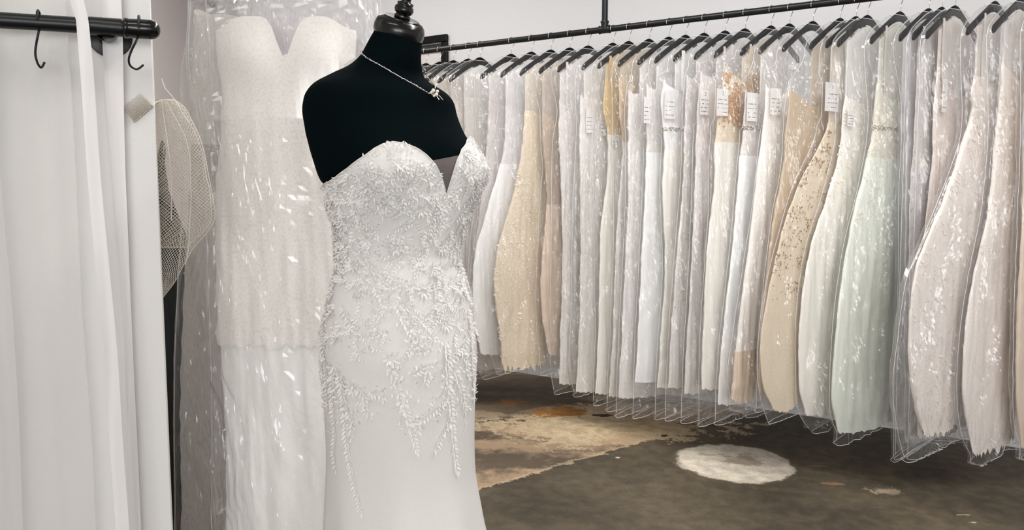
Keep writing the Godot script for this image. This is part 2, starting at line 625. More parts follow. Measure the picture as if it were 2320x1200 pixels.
func partition() -> void:
	var e := at_depth(357, 425, 1.905)
	pan_o = Vector3(e.x, 0, e.z)
	pan_d = Vector3(0.936, 0, -0.352).normalized()
	pan_n = Vector3(0.352, 0, 0.936).normalized()
	var turn := Basis(pan_d, Vector3.UP, pan_n)
	var b := MB.new()
	b.bevel_box(Vector3(-2.05, 0, -0.045), Vector3(0, 2.75, 0), 0.0015, Transform3D(turn, pan_o))
	struct("wall_partition", b, M.panel_paint, "free-standing smooth off-white partition with black pipe bar", "wall")
	# the bar
	var out := 0.085
	var p1 := pan(338, 67, out)
	var p0 := p1 - pan_d * 1.5
	p0.y = p1.y
	var t := thing("pipe_bar", "black pipe bar with round end cap fixed to the partition", "pipe bar", p1)
	t.basis = turn
	b = MB.new()
	b.tube(PackedVector3Array([Vector3(-1.5, 0, 0), Vector3(-0.025, 0, 0)]), 0.0168, 24)
	part("pipe", b, M.black_pipe, t)
	b = MB.new()
	var prof := [[0.0168, -0.052], [0.0215, -0.050], [0.0225, -0.046], [0.0215, -0.043], [0.0205, -0.04], [0.0212, -0.028], [0.0215, -0.01], [0.021, 0.004], [0.0185, 0.013], [0.013, 0.0195], [0.006, 0.0225], [0.0, 0.023]]
	b.lathe(prof, 28, Transform3D(Basis(Vector3(0, 0, 1), Vector3(1, 0, 0), Vector3(0, 1, 0)), Vector3.ZERO))
	part("end_cap", b, M.black_gloss, t)
	var fx := (pan(250, 84, 0.0) - p1).dot(pan_d)
	var fy := pan(250, 84, 0.0).y - p1.y
	for x: float in [fx, fx - 1.15]:
		b = MB.new()
		var fl := [[0.0, 0.0], [0.046, 0.0], [0.0465, 0.003], [0.045, 0.006], [0.026, 0.007], [0.023, 0.009], [0.0225, 0.02], [0.0165, 0.021], [0.0165, 0.05], [0.021, 0.052], [0.022, 0.085]]
		b.lathe(fl, 28, Transform3D(Basis(Vector3(1, 0, 0), Vector3(0, 0, 1), Vector3(0, -1, 0)), Vector3(x, fy, -out + 0.0008)))
		part("flange", b, M.black_pipe, t)
		b = MB.new()
		b.tube(PackedVector3Array([Vector3(x - 0.032, 0, 0), Vector3(x + 0.032, 0, 0)]), 0.0195, 24)
		part("tee_fitting", b, M.black_pipe, t)
		for k in 3:
			var a := 0.5 + TAU * k / 3
			b = MB.new()
			b.ball(Vector3(x + cos(a) * 0.036, fy + sin(a) * 0.036, -out + 0.0083), Vector3(0.0042, 0.0042, 0.002), 8)
			part("screw", b, M.chrome, t)
	# S hooks
	s_hook(pan(88, 45, out), turn, [[88, 33], [92, 60], [87, 75], [82, 100], [80, 122], [84, 140], [90, 151], [95, 152], [101, 141]], 0.0195, "black wire hook hanging empty along the pipe bar")
	s_hook(pan(316, 64, out), turn, [[316, 52], [315, 78], [309, 92], [299, 112], [292, 132], [294, 147], [304, 155], [313, 156], [325, 147]], 0.0265, "black wire hook hanging beside the round end cap")
	# ribbons
	ribbon("satin_ribbon", "narrow white satin ribbon hanging in front of the pipe bar", 0.112, [[-140, 138, 172], [0, 158, 190], [45, 172, 200], [70, 174, 203], [180, 183, 213], [400, 198, 228], [600, 216, 247], [800, 237, 266], [980, 247, 277], [1200, 262, 293], [1500, 282, 314]])
	ribbon("satin_ribbon", "broad white ribbon hanging between the pipe bar and the partition", 0.03, [[-140, 224, 272], [0, 227, 275], [80, 231, 278], [200, 238, 280], [380, 253, 284], [550, 268, 291], [700, 278, 297], [900, 286, 306], [1200, 296, 320], [1500, 305, 330]])
	sheer_drop("sheer_veil", "long sheer white veil hanging flat against the partition", 0.034, [[-200, -260, 140], [60, -250, 152], [250, -245, 164], [400, -240, 172], [700, -235, 186], [1000, -230, 208], [1300, -225, 222], [1560, -220, 236]], 3)
	sheer_drop("sheer_veil", "second sheer white veil overlapping the long one", 0.053, [[-200, -300, -30], [200, -290, -12], [420, -280, 2], [640, -275, 22], [900, -270, 40], [1200, -265, 52], [1560, -260, 66]], 8)
	birdcage_veil()

func s_hook(top: Vector3, turn: Basis, pts: Array, rad: float, label: String) -> void:
	var t := thing("wire_hook", label, "hook", top, 0.0, "black hooks on the pipe bar")
	var path := PackedVector3Array()
	# round the bar, then down in the photograph's curve
	var n := pan_n
	for k in 9:
		var a := PI * (1.05 - 1.05 * k / 8.0)
		path.append(Vector3.UP * (rad * sin(a)) + n * (-rad * cos(a)) )
	var q0 := path[path.size() - 1]
	for k in range(2, pts.size()):
		var w := on_plane(pts[k][0], pts[k][1], top + n * (rad + 0.002) * (1.0 - (k - 2) / 6.0), n)
		path.append(w - top)
	var fine := PackedVector3Array()
	for k in path.size() - 1:
		var a := path[maxi(k - 1, 0)]
		var d := path[mini(k + 2, path.size() - 1)]
		for s in 4:
			fine.append(path[k].cubic_interpolate(path[k + 1], a, d, s / 4.0))
	fine.append(path[path.size() - 1])
	var b := MB.new()
	b.tube(fine, 0.0024, 8)
	part("wire", b, M.black_pipe, t)

func ribbon(called: String, label: String, out: float, rows: Array) -> void:
	var t := thing(called, label, "ribbon", pan(rows[3][1], rows[3][0], out), 0.0, "white ribbons at the pipe bar")
	var pts := PackedVector3Array()
	var lt := []
	var rt := []
	for r in rows:
		lt.append([float(r[0]), float(r[1])])
		rt.append([float(r[0]), float(r[2])])
	var y0: float = rows[0][0]
	var y1: float = rows[-1][0]
	var nr := 90
	var cols := 7
	for i in nr:
		var y := lerpf(y0, y1, i / (nr - 1.0))
		for k in cols:
			var u := k / (cols - 1.0)
			var x := lerpf(smooth_table(lt, y), smooth_table(rt, y), u)
			var cup := 0.0035 * sin(u * PI + y * 0.004) + 0.003 * sin(y * 0.011 + out * 80.0) * (u - 0.5)
			pts.append(pan(x, y, out + cup) - t.position)
	var b := MB.new()
	b.grid(pts, nr, cols, false)
	var back := PackedVector3Array()
	for i in nr:
		for k in cols:
			back.append(pts[i * cols + cols - 1 - k] - pan_n * 0.0006)
	b.grid(back, nr, cols, false)
	part("strip", b, M.ribbon_satin, t)

func sheer_drop(called: String, label: String, out: float, rows: Array, sd: int) -> void:
	var t := thing(called, label, "veil", pan(rows[2][2], rows[2][0], out), 0.0, "sheer veils on the partition")
	var lt := []
	var rt := []
	for r in rows:
		lt.append([float(r[0]), float(r[1])])
		rt.append([float(r[0]), float(r[2])])
	var nr := 60
	var cols := 70
	var pts := PackedVector3Array()
	for i in nr:
		var y: float = lerpf(rows[0][0], rows[-1][0], i / (nr - 1.0))
		for k in cols:
			var u := k / (cols - 1.0)
			var x := lerpf(smooth_table(lt, y), smooth_table(rt, y), u)
			var w := 0.007 * nz.get_noise_2d(u * 260.0 + sd * 70, y * 0.05) + 0.004 * sin(u * 30.0 + sd)
			pts.append(pan(x, y, out + w) - t.position)
	var b := MB.new()
	b.grid(pts, nr, cols, false)
	part("sheer_fabric", b, M.sheer, t)
	b = MB.new()
	var edge := PackedVector3Array()
	for i in nr:
		edge.append(pts[i * cols + cols - 1])
	b.tube(edge, 0.0007, 5)
	part("hem_thread", b, M.sheer, t)

func birdcage_veil() -> void:
	var o := at_depth(346, 240, 1.9)
	var t := thing("birdcage_veil", "netted bridal veil with hair comb caught on the partition edge", "veil", o)
	# comb: bar and teeth lie against the front face of the partition
	var bar := PackedVector3Array()
	for k in 15:
		bar.append(pan(lerpf(303, 346, k / 14.0), lerpf(276, 240, k / 14.0), 0.006) - o)
	var b := MB.new()
	b.tube(bar, 0.0019, 8)
	var comb := part("comb_bar", b, M.comb_plastic, t)
	for k in 14:
		var u := (k + 0.5) / 14.0
		var p := pan(lerpf(303, 346, u), lerpf(276, 240, u), 0.006) - o
		var q := pan(lerpf(276, 318, u), lerpf(243, 210, u), 0.009) - o
		b = MB.new()
		b.tube(PackedVector3Array([p, p.lerp(q, 0.5) + pan_n * 0.003, q]), PackedFloat32Array([0.0012, 0.0011, 0.0006]), 6)
		part("tooth", b, M.comb_plastic, comb)
	for k in 12:
		var u := (k + 0.5) / 12.0
		b = MB.new()
		b.ball(pan(lerpf(303, 343, u), lerpf(277, 243, u), 0.0085) - o, Vector3(0.0016, 0.0016, 0.0016), 6)
		part("bead", b, M.silver, comb)
	# net: two layers hanging as a pouch behind the partition's edge
	var rt := [[226.0, 392.0], [240.0, 412.0], [265.0, 428.0], [320.0, 456.0], [400.0, 476.0], [470.0, 488.0], [500.0, 487.0], [530.0, 470.0], [560.0, 442.0], [600.0, 417.0], [640.0, 396.0], [680.0, 366.0]]
	var lt := [[226.0, 350.0], [240.0, 338.0], [300.0, 318.0], [420.0, 308.0], [560.0, 312.0], [680.0, 340.0]]
	var knots := MB.new()
	var net := MB.new()
	for layer in 2:
		var rows := 54 if layer == 0 else 46
		var cols := 18 if layer == 0 else 22
		var pts := []
		for i in rows + 1:
			var v := float(i) / rows
			var y := lerpf(226, 678, v) if layer == 0 else lerpf(230, 560, v)
			var line := []
			for k in cols + 1:
				var u := float(k) / cols
				var sh := 0.0 if layer == 0 else -14.0 * v
				var x := lerpf(table(lt, y), smooth_table(rt, y) + sh, u)
				var zd := 1.985 - 0.045 * sin(u * PI) * (1.0 if layer == 0 else -0.9) + 0.012 * nz.get_noise_2d(u * 120.0, v * 200.0 + 500 * layer)
				x += 5.0 * nz.get_noise_2d(v * 170.0 + 80 * layer, u * 90.0)
				line.append(at_depth(x, y, zd) - o)
			pts.append(line)
		for i in rows:
			for k in cols:
				for dg in 2:
					var a: Vector3 = pts[i][k + dg]
					var c: Vector3 = pts[i + 1][k + 1 - dg]
					net.tube(PackedVector3Array([a, c]), 0.00048, 3, false)
				if (i + k) % 1 == 0:
					knots.ball(pts[i][k], Vector3(0.0009, 0.0009, 0.0009), 4)
		var edge := PackedVector3Array()
		for i in rows + 1:
			edge.append(pts[i][cols])
		net.tube(edge, 0.0009, 4)
		var foot := PackedVector3Array()
		for k in cols + 1:
			foot.append(pts[rows][k])
		net.tube(foot, 0.0009, 4)
		var rim := PackedVector3Array()
		for k in cols + 1:
			rim.append(pts[0][k])
		net.tube(rim, 0.001, 4)
	# gathered cords running down the net
	for g in [[[376, 228], [398, 268], [420, 310], [430, 350], [432, 420], [433, 445]], [[366, 232], [375, 290], [385, 360], [389, 420], [388, 500]], [[433, 445], [430, 500], [428, 560], [420, 600]], [[350, 240], [356, 330], [366, 380], [372, 330]]]:
		var path := PackedVector3Array()
		for q in g:
			path.append(at_depth(q[0], q[1], 1.935) - o)
		net.tube(path, 0.0008, 4)
	part("net", net, M.net_thread, t).set_meta("kind", "stuff")
	part("knots", knots, M.net_thread, t).set_meta("kind", "stuff")
	b = MB.new()
	var th := PackedVector3Array()
	for q in [[366, 178], [374, 200], [388, 216], [400, 232], [410, 250], [428, 278]]:
		th.append(at_depth(q[0], q[1], 1.945) - o)
	b.tube(th, 0.001, 5)
	part("loose_thread", b, M.net_thread, t)
	b = MB.new()
	var w := PackedVector3Array()
	for q in [[346, 240, 1.893], [353, 232, 1.91], [362, 228, 1.93], [372, 226, 1.945], [392, 228, 1.95]]:
		w.append(at_depth(q[0], q[1], q[2]) - o)
	b.tube(w, 0.001, 6)
	part("comb_wire", b, M.net_thread, t)

# ---------------------------------------------------------------- garment rails
func rail_t(px: float) -> float:
	var lo := -3.0
	var hi := 3.2
	for i in 40:
		var m := (lo + hi) / 2
		if seen_at(rail_p + rail_d * m).x < px: lo = m
		else: hi = m
	return (lo + hi) / 2

func garment_rail(called: String, label: String, a: Vector3, b: Vector3, drops: Array) -> void:
	var d := (b - a).normalized()
	var t := thing(called, label, "garment rail", a)
	var m := MB.new()
	m.tube(PackedVector3Array([Vector3.ZERO, b - a]), 0.0168, 24)
	part("rail_pipe", m, M.black_pipe, t)
	for e: float in [0.0, 1.0]:
		m = MB.new()
		var c: Vector3 = (b - a) * e
		m.tube(PackedVector3Array([c - d * 0.02, c + d * 0.02]), 0.021, 20)
		part("end_collar", m, M.black_pipe, t)
	for s in drops:
		var p: Vector3 = s - a
		m = MB.new()
		m.tube(PackedVector3Array([p - d * 0.034, p - d * 0.031, p - d * 0.026, p + d * 0.026, p + d * 0.031, p + d * 0.034]), PackedFloat32Array([0.018, 0.0235, 0.0205, 0.0205, 0.0235, 0.018]), 20)
		m.tube(PackedVector3Array([p, p + Vector3.UP * 0.034, p + Vector3.UP * 0.036, p + Vector3.UP * 0.045, p + Vector3.UP * 0.047]), PackedFloat32Array([0.0205, 0.0205, 0.0235, 0.0235, 0.018]), 20)
		part("tee_fitting", m, M.black_pipe, t)
		m = MB.new()
		m.tube(PackedVector3Array([p + Vector3.UP * 0.04, p + Vector3.UP * (CEIL_H - RAIL_H - 0.002)]), 0.0168, 20)
		part("drop_pipe", m, M.black_pipe, t)
		m = MB.new()
		m.lathe([[0.018, -0.03], [0.022, -0.008], [0.046, -0.006], [0.046, -0.001], [0.0, -0.001]], 24, Transform3D(Basis.IDENTITY, p + Vector3.UP * (CEIL_H - RAIL_H)))
		part("ceiling_flange", m, M.black_pipe, t)

# ---------------------------------------------------------------- hangers
const HANG_TOP := -0.074
const HANG_HALF := 0.215

func hang_y(x: float) -> float:
	var u := absf(x) / HANG_HALF
	return HANG_TOP - 0.024 - 0.142 * (pow(u * u + 0.012, 0.58) - pow(0.012, 0.58))

var hanger_wood: ArrayMesh
var hanger_hook: ArrayMesh

func hanger(at: Vector3, turn: float, label: String, group: String) -> void:
	if hanger_wood == null:
		var b := MB.new()
		var secs := PackedVector3Array()
		var n := 41
		for i in n:
			var u := -1.0 + 2.0 * i / (n - 1)
			var x := HANG_HALF * u
			var y := hang_y(x)
			var tall := 0.015 + 0.008 * exp(-pow(u / 0.22, 2)) + 0.003 * u * u
			var thick := 0.0062 + 0.0022 * u * u
			var e := 1.0
			if absf(u) > 0.93: e = sqrt(maxf(0.0, 1.0 - pow((absf(u) - 0.93) / 0.075, 2)))
			for s in 12:
				var a := TAU * s / 12
				var cy := signf(cos(a)) * pow(absf(cos(a)), 0.6)
				var cz := signf(sin(a)) * pow(absf(sin(a)), 0.6)
				secs.append(Vector3(x, y + cy * tall * e, cz * thick * e))
		b.grid(secs, n, 12, true)
		hanger_wood = b.mesh()
		b = MB.new()
		var p := PackedVector3Array()
		for k in 15:
			var a := deg_to_rad(205.0 - 225.0 * k / 14.0)
			p.append(Vector3(cos(a) * 0.0215, -0.0024 + sin(a) * 0.0215, 0))
		for q in [[0.0165, -0.022], [0.009, -0.034], [0.003, -0.044], [0.0, -0.055], [0.0, -0.085]]:
			p.append(Vector3(q[0], q[1], 0))
		b.tube(p, 0.0016, 8)
		hanger_hook = b.mesh()
	var t := thing("clothes_hanger", label, "hanger", at, turn, group)
	piece("shoulder_wood", hanger_wood, M.black_wood, t)
	piece("hook", hanger_hook, M.chrome, t)

# ---------------------------------------------------------------- bagged gowns
class Gown:
	var left := []        # [height, x] rising
	var right := []
	var top := -0.3
	var hem := -1.8
	var waist := -0.7
	var front := 0.04     # how far it bulges towards the shop and towards the wall
	var rear := 0.04
	var fold := 16.0
	var amp := 0.3
	var sd := 0
	var ragged := 0.006
	var cups := 0.0
	var slips := []       # boxes of its paper tags: [x0, x1, y0, y1, z]

func gown_point(g: Gown, ly: float, th: float, grow := 0.0) -> Vector3:
	var xl := smooth_table(g.left, ly)
	var xr := smooth_table(g.right, ly)
	var hw := maxf((xr - xl) / 2, 0.02) + grow
	var c := cos(th)
	var s := sin(th)
	var down := clampf((g.top - ly) / (g.top - g.hem), 0.0, 1.0)
	var wav := 0.004 * nz.get_noise_2d(ly * 900.0 + g.sd * 31, c * 30.0)
	var x := (xl + xr) / 2 + hw * c + wav * absf(c)
	var f := nz.get_noise_2d(x * 100.0 * g.fold + g.sd * 113.0, ly * 130.0 + (500.0 if s < 0 else 0.0))
	f = f * 0.75 + 0.5 * nz.get_noise_2d(x * 260.0 * g.fold + g.sd * 57.0, ly * 200.0)
	var depth := (g.front if s > 0 else g.rear) * lerpf(0.62, 1.0, smoothstep(0.0, 0.3, down))
	depth *= 1.0 - 0.45 * smoothstep(0.95, 1.0, down)
	var am := g.amp * lerpf(0.25, 1.0, smoothstep(0.1, 0.45, down))
	var z := signf(s) * pow(absf(s), 0.72) * (minf(depth, depth * (1.0 - am + am * f)) + grow)
	if g.cups > 0.0 and s > 0.0:
		for q in [-0.5, 0.5]:
			z += g.cups * exp(-pow((c - q) / 0.36, 2) - pow((ly - g.top + 0.11) / 0.075, 2))
	return Vector3(x, ly, z)

func gown_mesh(g: Gown, y0: float, y1: float, rows: int, cols: int, neck: Callable, hem: Callable, grow := 0.0) -> MB:
	var pts := PackedVector3Array()
	for r in rows:
		var v := r / (rows - 1.0)
		for k in cols:
			var th := -TAU * k / cols
			var a: float = y0 + neck.call(th)
			var b: float = y1 + hem.call(th)
			pts.append(gown_point(g, lerpf(a, b, v), th, grow))
	var m := MB.new()
	m.grid(pts, rows, cols, true)
	return m

func plane_xy(px: float, py: float, at: Vector3, turn: float) -> Vector2:
	var bs := Basis(Vector3.UP, turn)
	var p := on_plane(px, py, at, bs.z)
	return Vector2((p - at).dot(bs.x), p.y - at.y)

func rising(a: Array) -> Array:
	a.sort_custom(func(p, q): return p[0] < q[0])
	return a

func bagged_gown(at: Vector3, turn: float, d: Dictionary, room_front: float, room_rear: float) -> void:
	var g := Gown.new()
	g.sd = d.sd
	var ly_top := -9.0
	for q in d.left:
		var l := plane_xy(q[1], q[0], at, turn)
		g.left.append([l.y, l.x])
	rising(g.left)
	g.top = g.left[-1][0]
	g.hem = g.left[0][0]
	g.waist = g.top - d.get("bodice", 0.34)
	if d.has("waist_y"):
		g.waist = plane_xy(d.left[0][1], d.waist_y, at, turn).y
	if d.has("right"):
		for q in d.right:
			var l := plane_xy(q[1], q[0], at, turn)
			g.right.append([l.y, l.x])
		rising(g.right)
	else:
		var x_top: float = smooth_table(g.left, g.top)
		var x_w: float = smooth_table(g.left, g.waist)
		var wide: float = d.get("wide", 0.5)
		var mid := lerpf(g.waist, g.hem, 0.55)
		var x_mid: float = smooth_table(g.left, mid)
		var x_low: float = smooth_table(g.left, lerpf(g.waist, g.hem, 0.93))
		g.right = rising([[g.top, x_top + 0.30], [g.waist, x_w + 0.26], [mid, x_mid + lerpf(0.3, wide, 0.75)], [lerpf(g.waist, g.hem, 0.93), x_low + wide], [g.hem, smooth_table(g.left, g.hem) + wide - d.get("puff", 0.0)]])
	var clear: float = 0.009 if d.has("tags") or d.has("sprigs") or d.has("belt_y") else 0.006
	g.front = clampf(minf(room_front * 0.22, room_front * 0.47 - clear), 0.006, 0.07)
	g.rear = clampf(minf(room_rear * 0.30, room_rear * 0.47 - clear), 0.006, 0.075)
	g.ragged = d.get("ragged", 0.006)
	g.cups = d.get("cups", 0.0)
	match d.kind:
		"satin": g.fold = 11.0; g.amp = 0.32
		"tulle": g.fold = 22.0; g.amp = 0.45
		"lace": g.fold = 9.0; g.amp = 0.28
	var t := thing("wedding_gown", d.label, "gown", at, turn, d.group)
	var dip: float = d.get("dip", 0.06 + 0.03 * sin(d.sd * 2.1))
	var neck := func(th: float) -> float:
		if d.has("neck"): return d.neck.call(th)
		return -dip * (1.0 - pow(absf(cos(th)), 1.5)) + 0.01 * sin(th * 4.0)
	var none := func(_th: float) -> float: return 0.0
	var rag: float = g.ragged
	var low := func(th: float) -> float: return rag * (nz.get_noise_2d(cos(th) * 700.0 + g.sd * 11, sin(th) * 300.0) + 0.6 * nz.get_noise_2d(cos(th) * 2600.0, g.sd * 9.0)) - 0.028 * pow(1.0 - absf(cos(th)), 0.6)
	var bm: Material = d.get("bodice_mat", d.mat)
	part("bodice", gown_mesh(g, g.top, g.waist - 0.01, 22, 84, neck, none, 0.0085 if d.has("tunic_y") else 0.0), bm, t)
	part("skirt", gown_mesh(g, g.waist, g.hem, 46, 96, none, low, 0.0015), d.mat, t)
	if d.has("tunic_y"):
		var yt := plane_xy(d.left[0][1], d.tunic_y, at, turn).y
		var scal := func(th: float) -> float: return 0.012 * absf(sin(cos(th) * 16.0)) + 0.01 * nz.get_noise_2d(cos(th) * 400.0, 7.0)
		part("lace_tunic", gown_mesh(g, g.waist + 0.004, yt, 40, 110, none, scal, 0.009), d.tunic_mat, t)
	if not d.has("no_yoke"):
		# sheer upper part between the bodice and the hanger
		var xl := clampf(smooth_table(g.left, g.top - 0.02), -0.2, 0.2)
		var xr := clampf(smooth_table(g.right, g.top - 0.02), -0.2, 0.2)
		if xr - xl > 0.08:
			var bc: Color = bm.albedo_color
			var ym := yoke_mat(bm.resource_name, bc)
			var ys := PackedVector3Array()
			for r in 9:
				for k in 48:
					var th := -TAU * k / 48
					var x := (xl + xr) / 2 + (xr - xl) / 2 * cos(th)
					var ytop := hang_y(x) - 0.026 - 0.01 * absf(nz.get_noise_2d(x * 900.0, g.sd * 40.0))
					var ly := lerpf(ytop, minf(g.top - dip - 0.03, ytop - 0.02), r / 8.0)
					var zz := (g.front if sin(th) > 0 else g.rear) * 0.27 * (1.0 + 0.4 * nz.get_noise_2d(x * 1800.0 + g.sd * 50, ly * 300.0))
					ys.append(Vector3(x, ly, zz * signf(sin(th)) * pow(absf(sin(th)), 0.6)))
			var yb := MB.new()
			yb.grid(ys, 9, 48, true)
			part("sheer_yoke", yb, ym, t)
	for sx in d.get("straps", []):
		var x0: float = clampf(smooth_table(g.left, g.top - 0.01) + sx, -0.16, 0.16)
		var hx: float = clampf(x0, -0.155, 0.155)
		var wd: float = d.get("strap_wide", 0.008)
		var hy := hang_y(hx)
		var b := MB.new()
		for side in [1.0, -1.0]:
			var out: float = g.front if side > 0 else g.rear
			var pts := PackedVector3Array()
			for p in [Vector3(x0, g.top - 0.05, out * 0.6 * side), Vector3(lerpf(x0, hx, 0.4), lerpf(g.top, hy, 0.4), out * 0.35 * side), Vector3(hx, hy - 0.02, 0.0112 * side), Vector3(hx, hy + 0.006, 0.0104 * side)]:
				pts.append_array([p + Vector3(-wd, 0, 0), p + Vector3(wd, 0, 0)])
			b.grid(pts, 4, 2, false)
		part("strap", b, bm, t, true)
	if d.has("belt_y"):
		var yb := plane_xy(d.left[0][1], d.belt_y, at, turn).y
		var b := MB.new()
		for k in 150:
			var th := -PI * (0.25 + 0.8 * rng.randf())
			th = PI * (0.3 + 0.78 * rng.randf())
			var p := gown_point(g, yb + rng.randf_range(-0.009, 0.009), th, 0.002)
			var r := rng.randf_range(0.0022, 0.005)
			b.ball(p, Vector3(r, r, r), 6)
		part("jewelled_belt", b, M.crystal, t)
	if d.has("sprigs"):
		var b := MB.new()
		var spec: Array = d.sprigs      # [how many, lowest share, highest share of the height, leaf length]
		for k in int(spec[0]):
			var v: float = rng.randf_range(spec[1], spec[2])
			var th := rng.randf_range(0.32, 0.96) * PI
			var ly := lerpf(g.top - 0.03, g.hem + 0.02, v)
			var cl := nz.get_noise_2d(ly * 700.0 + g.sd * 90, th * 60.0)
			if cl < 0.0 and rng.randf() < 0.85: continue
			var p := gown_point(g, ly, th, 0.0035)
			var pu := gown_point(g, ly + 0.004, th, 0.0035)
			var pv := gown_point(g, ly, th - 0.03, 0.0035)
			var nrm := (pv - p).cross(pu - p).normalized()
			if nrm.z < 0: nrm = -nrm
			var ty := (pu - p).normalized().rotated(nrm, rng.randf_range(0, TAU))
			var tx := ty.cross(nrm)
			var s: float = spec[3] * rng.randf_range(0.7, 1.3)
			b.put(leaf_v, leaf_i, Transform3D(Basis(tx * s, ty * s, nrm * s), p))
		var o := part("embroidery", b, d.get("sprig_mat", bm), t)
		o.set_meta("kind", "stuff")
	for q in d.get("tags", []):
		price_tag(t, g, q, at, turn)
	# the hanger that carries it and the bag over both
	if d.has("hanger_label"):
		hanger(at, turn, d.hanger_label, d.group.replace("gowns", "hangers"))
	if d.has("no_bag"): return
	bag(g, d, at, turn, minf(room_front * 0.485, 0.085), minf(room_rear * 0.465, 0.09))

func yoke_mat(called: String, c: Color) -> StandardMaterial3D:
	var key := "sheer_" + called
	if M.has(key): return M[key]
	var m := mat(key, Color(c.r, c.g, c.b, 0.72).lerp(Color(0.93, 0.92, 0.91, 0.72), 0.35), 0.85)
	m.transparency = BaseMaterial3D.TRANSPARENCY_ALPHA
	return m

func price_tag(t: Node3D, g: Gown, q: Array, at: Vector3, turn: float) -> void:
	# q: left, right, top, bottom in the photograph, what is written on top
	var a := plane_xy(q[0], q[2], at, turn)
	var c := plane_xy(q[1], q[3], at, turn)
	var mid := (a.y + c.y) / 2
	var z := g.front * 0.93 + 0.004
	var b := MB.new()
	var lo := Vector3(a.x, c.y, z)
	var hi := Vector3(c.x, a.y, z + 0.0008)
	b.box(lo, hi)
	g.slips.append([lo.x, hi.x, lo.y, hi.y, z + 0.004])
	var o := part("price_tag", b, M.paper, t, false)
	var w := hi.x - lo.x
	var h := hi.y - lo.y
	var r := RandomNumberGenerator.new()
	r.seed = int(q[0]) * 7
	for k in 4:
		var y := lerpf(hi.y - h * 0.40, lo.y + h * 0.14, k / 3.0)
		b = MB.new()
		var x := lo.x + w * 0.1
		while x < hi.x - w * 0.1:
			var l := w * r.randf_range(0.05, 0.16)
			var dk := r.randf()
			if dk > 0.3:
				b.box(Vector3(x, y - 0.0012 * (0.5 + dk), z + 0.0008), Vector3(minf(x + l, hi.x - w * 0.08), y + 0.0012 * (0.5 + dk), z + 0.0011))
			x += l + w * 0.03
		part("written_line", b, M.ink, o, false)
	if q.size() > 4:
		var tm := TextMesh.new()
		tm.text = q[4]
		tm.font = SystemFont.new()
		tm.font.font_names = PackedStringArray(["Droid Serif"])
		tm.font_size = 32
		tm.pixel_size = 0.0007
		tm.depth = 0.0003
		var n := piece("size_number", tm, M.ink, o)
		n.position = Vector3(lerpf(lo.x, hi.x, 0.55), hi.y - h * 0.17, z + 0.0010)
	b = MB.new()
	var sx := lerpf(lo.x, hi.x, 0.55)
	b.tube(PackedVector3Array([Vector3(sx, hi.y - 0.004, z + 0.0004), Vector3(sx + 0.004, hi.y + 0.02, z * 0.8), Vector3(sx, minf(hi.y + 0.07, -0.27), 0.012)]), 0.0007, 4)
	part("string", b, M.paper, o)

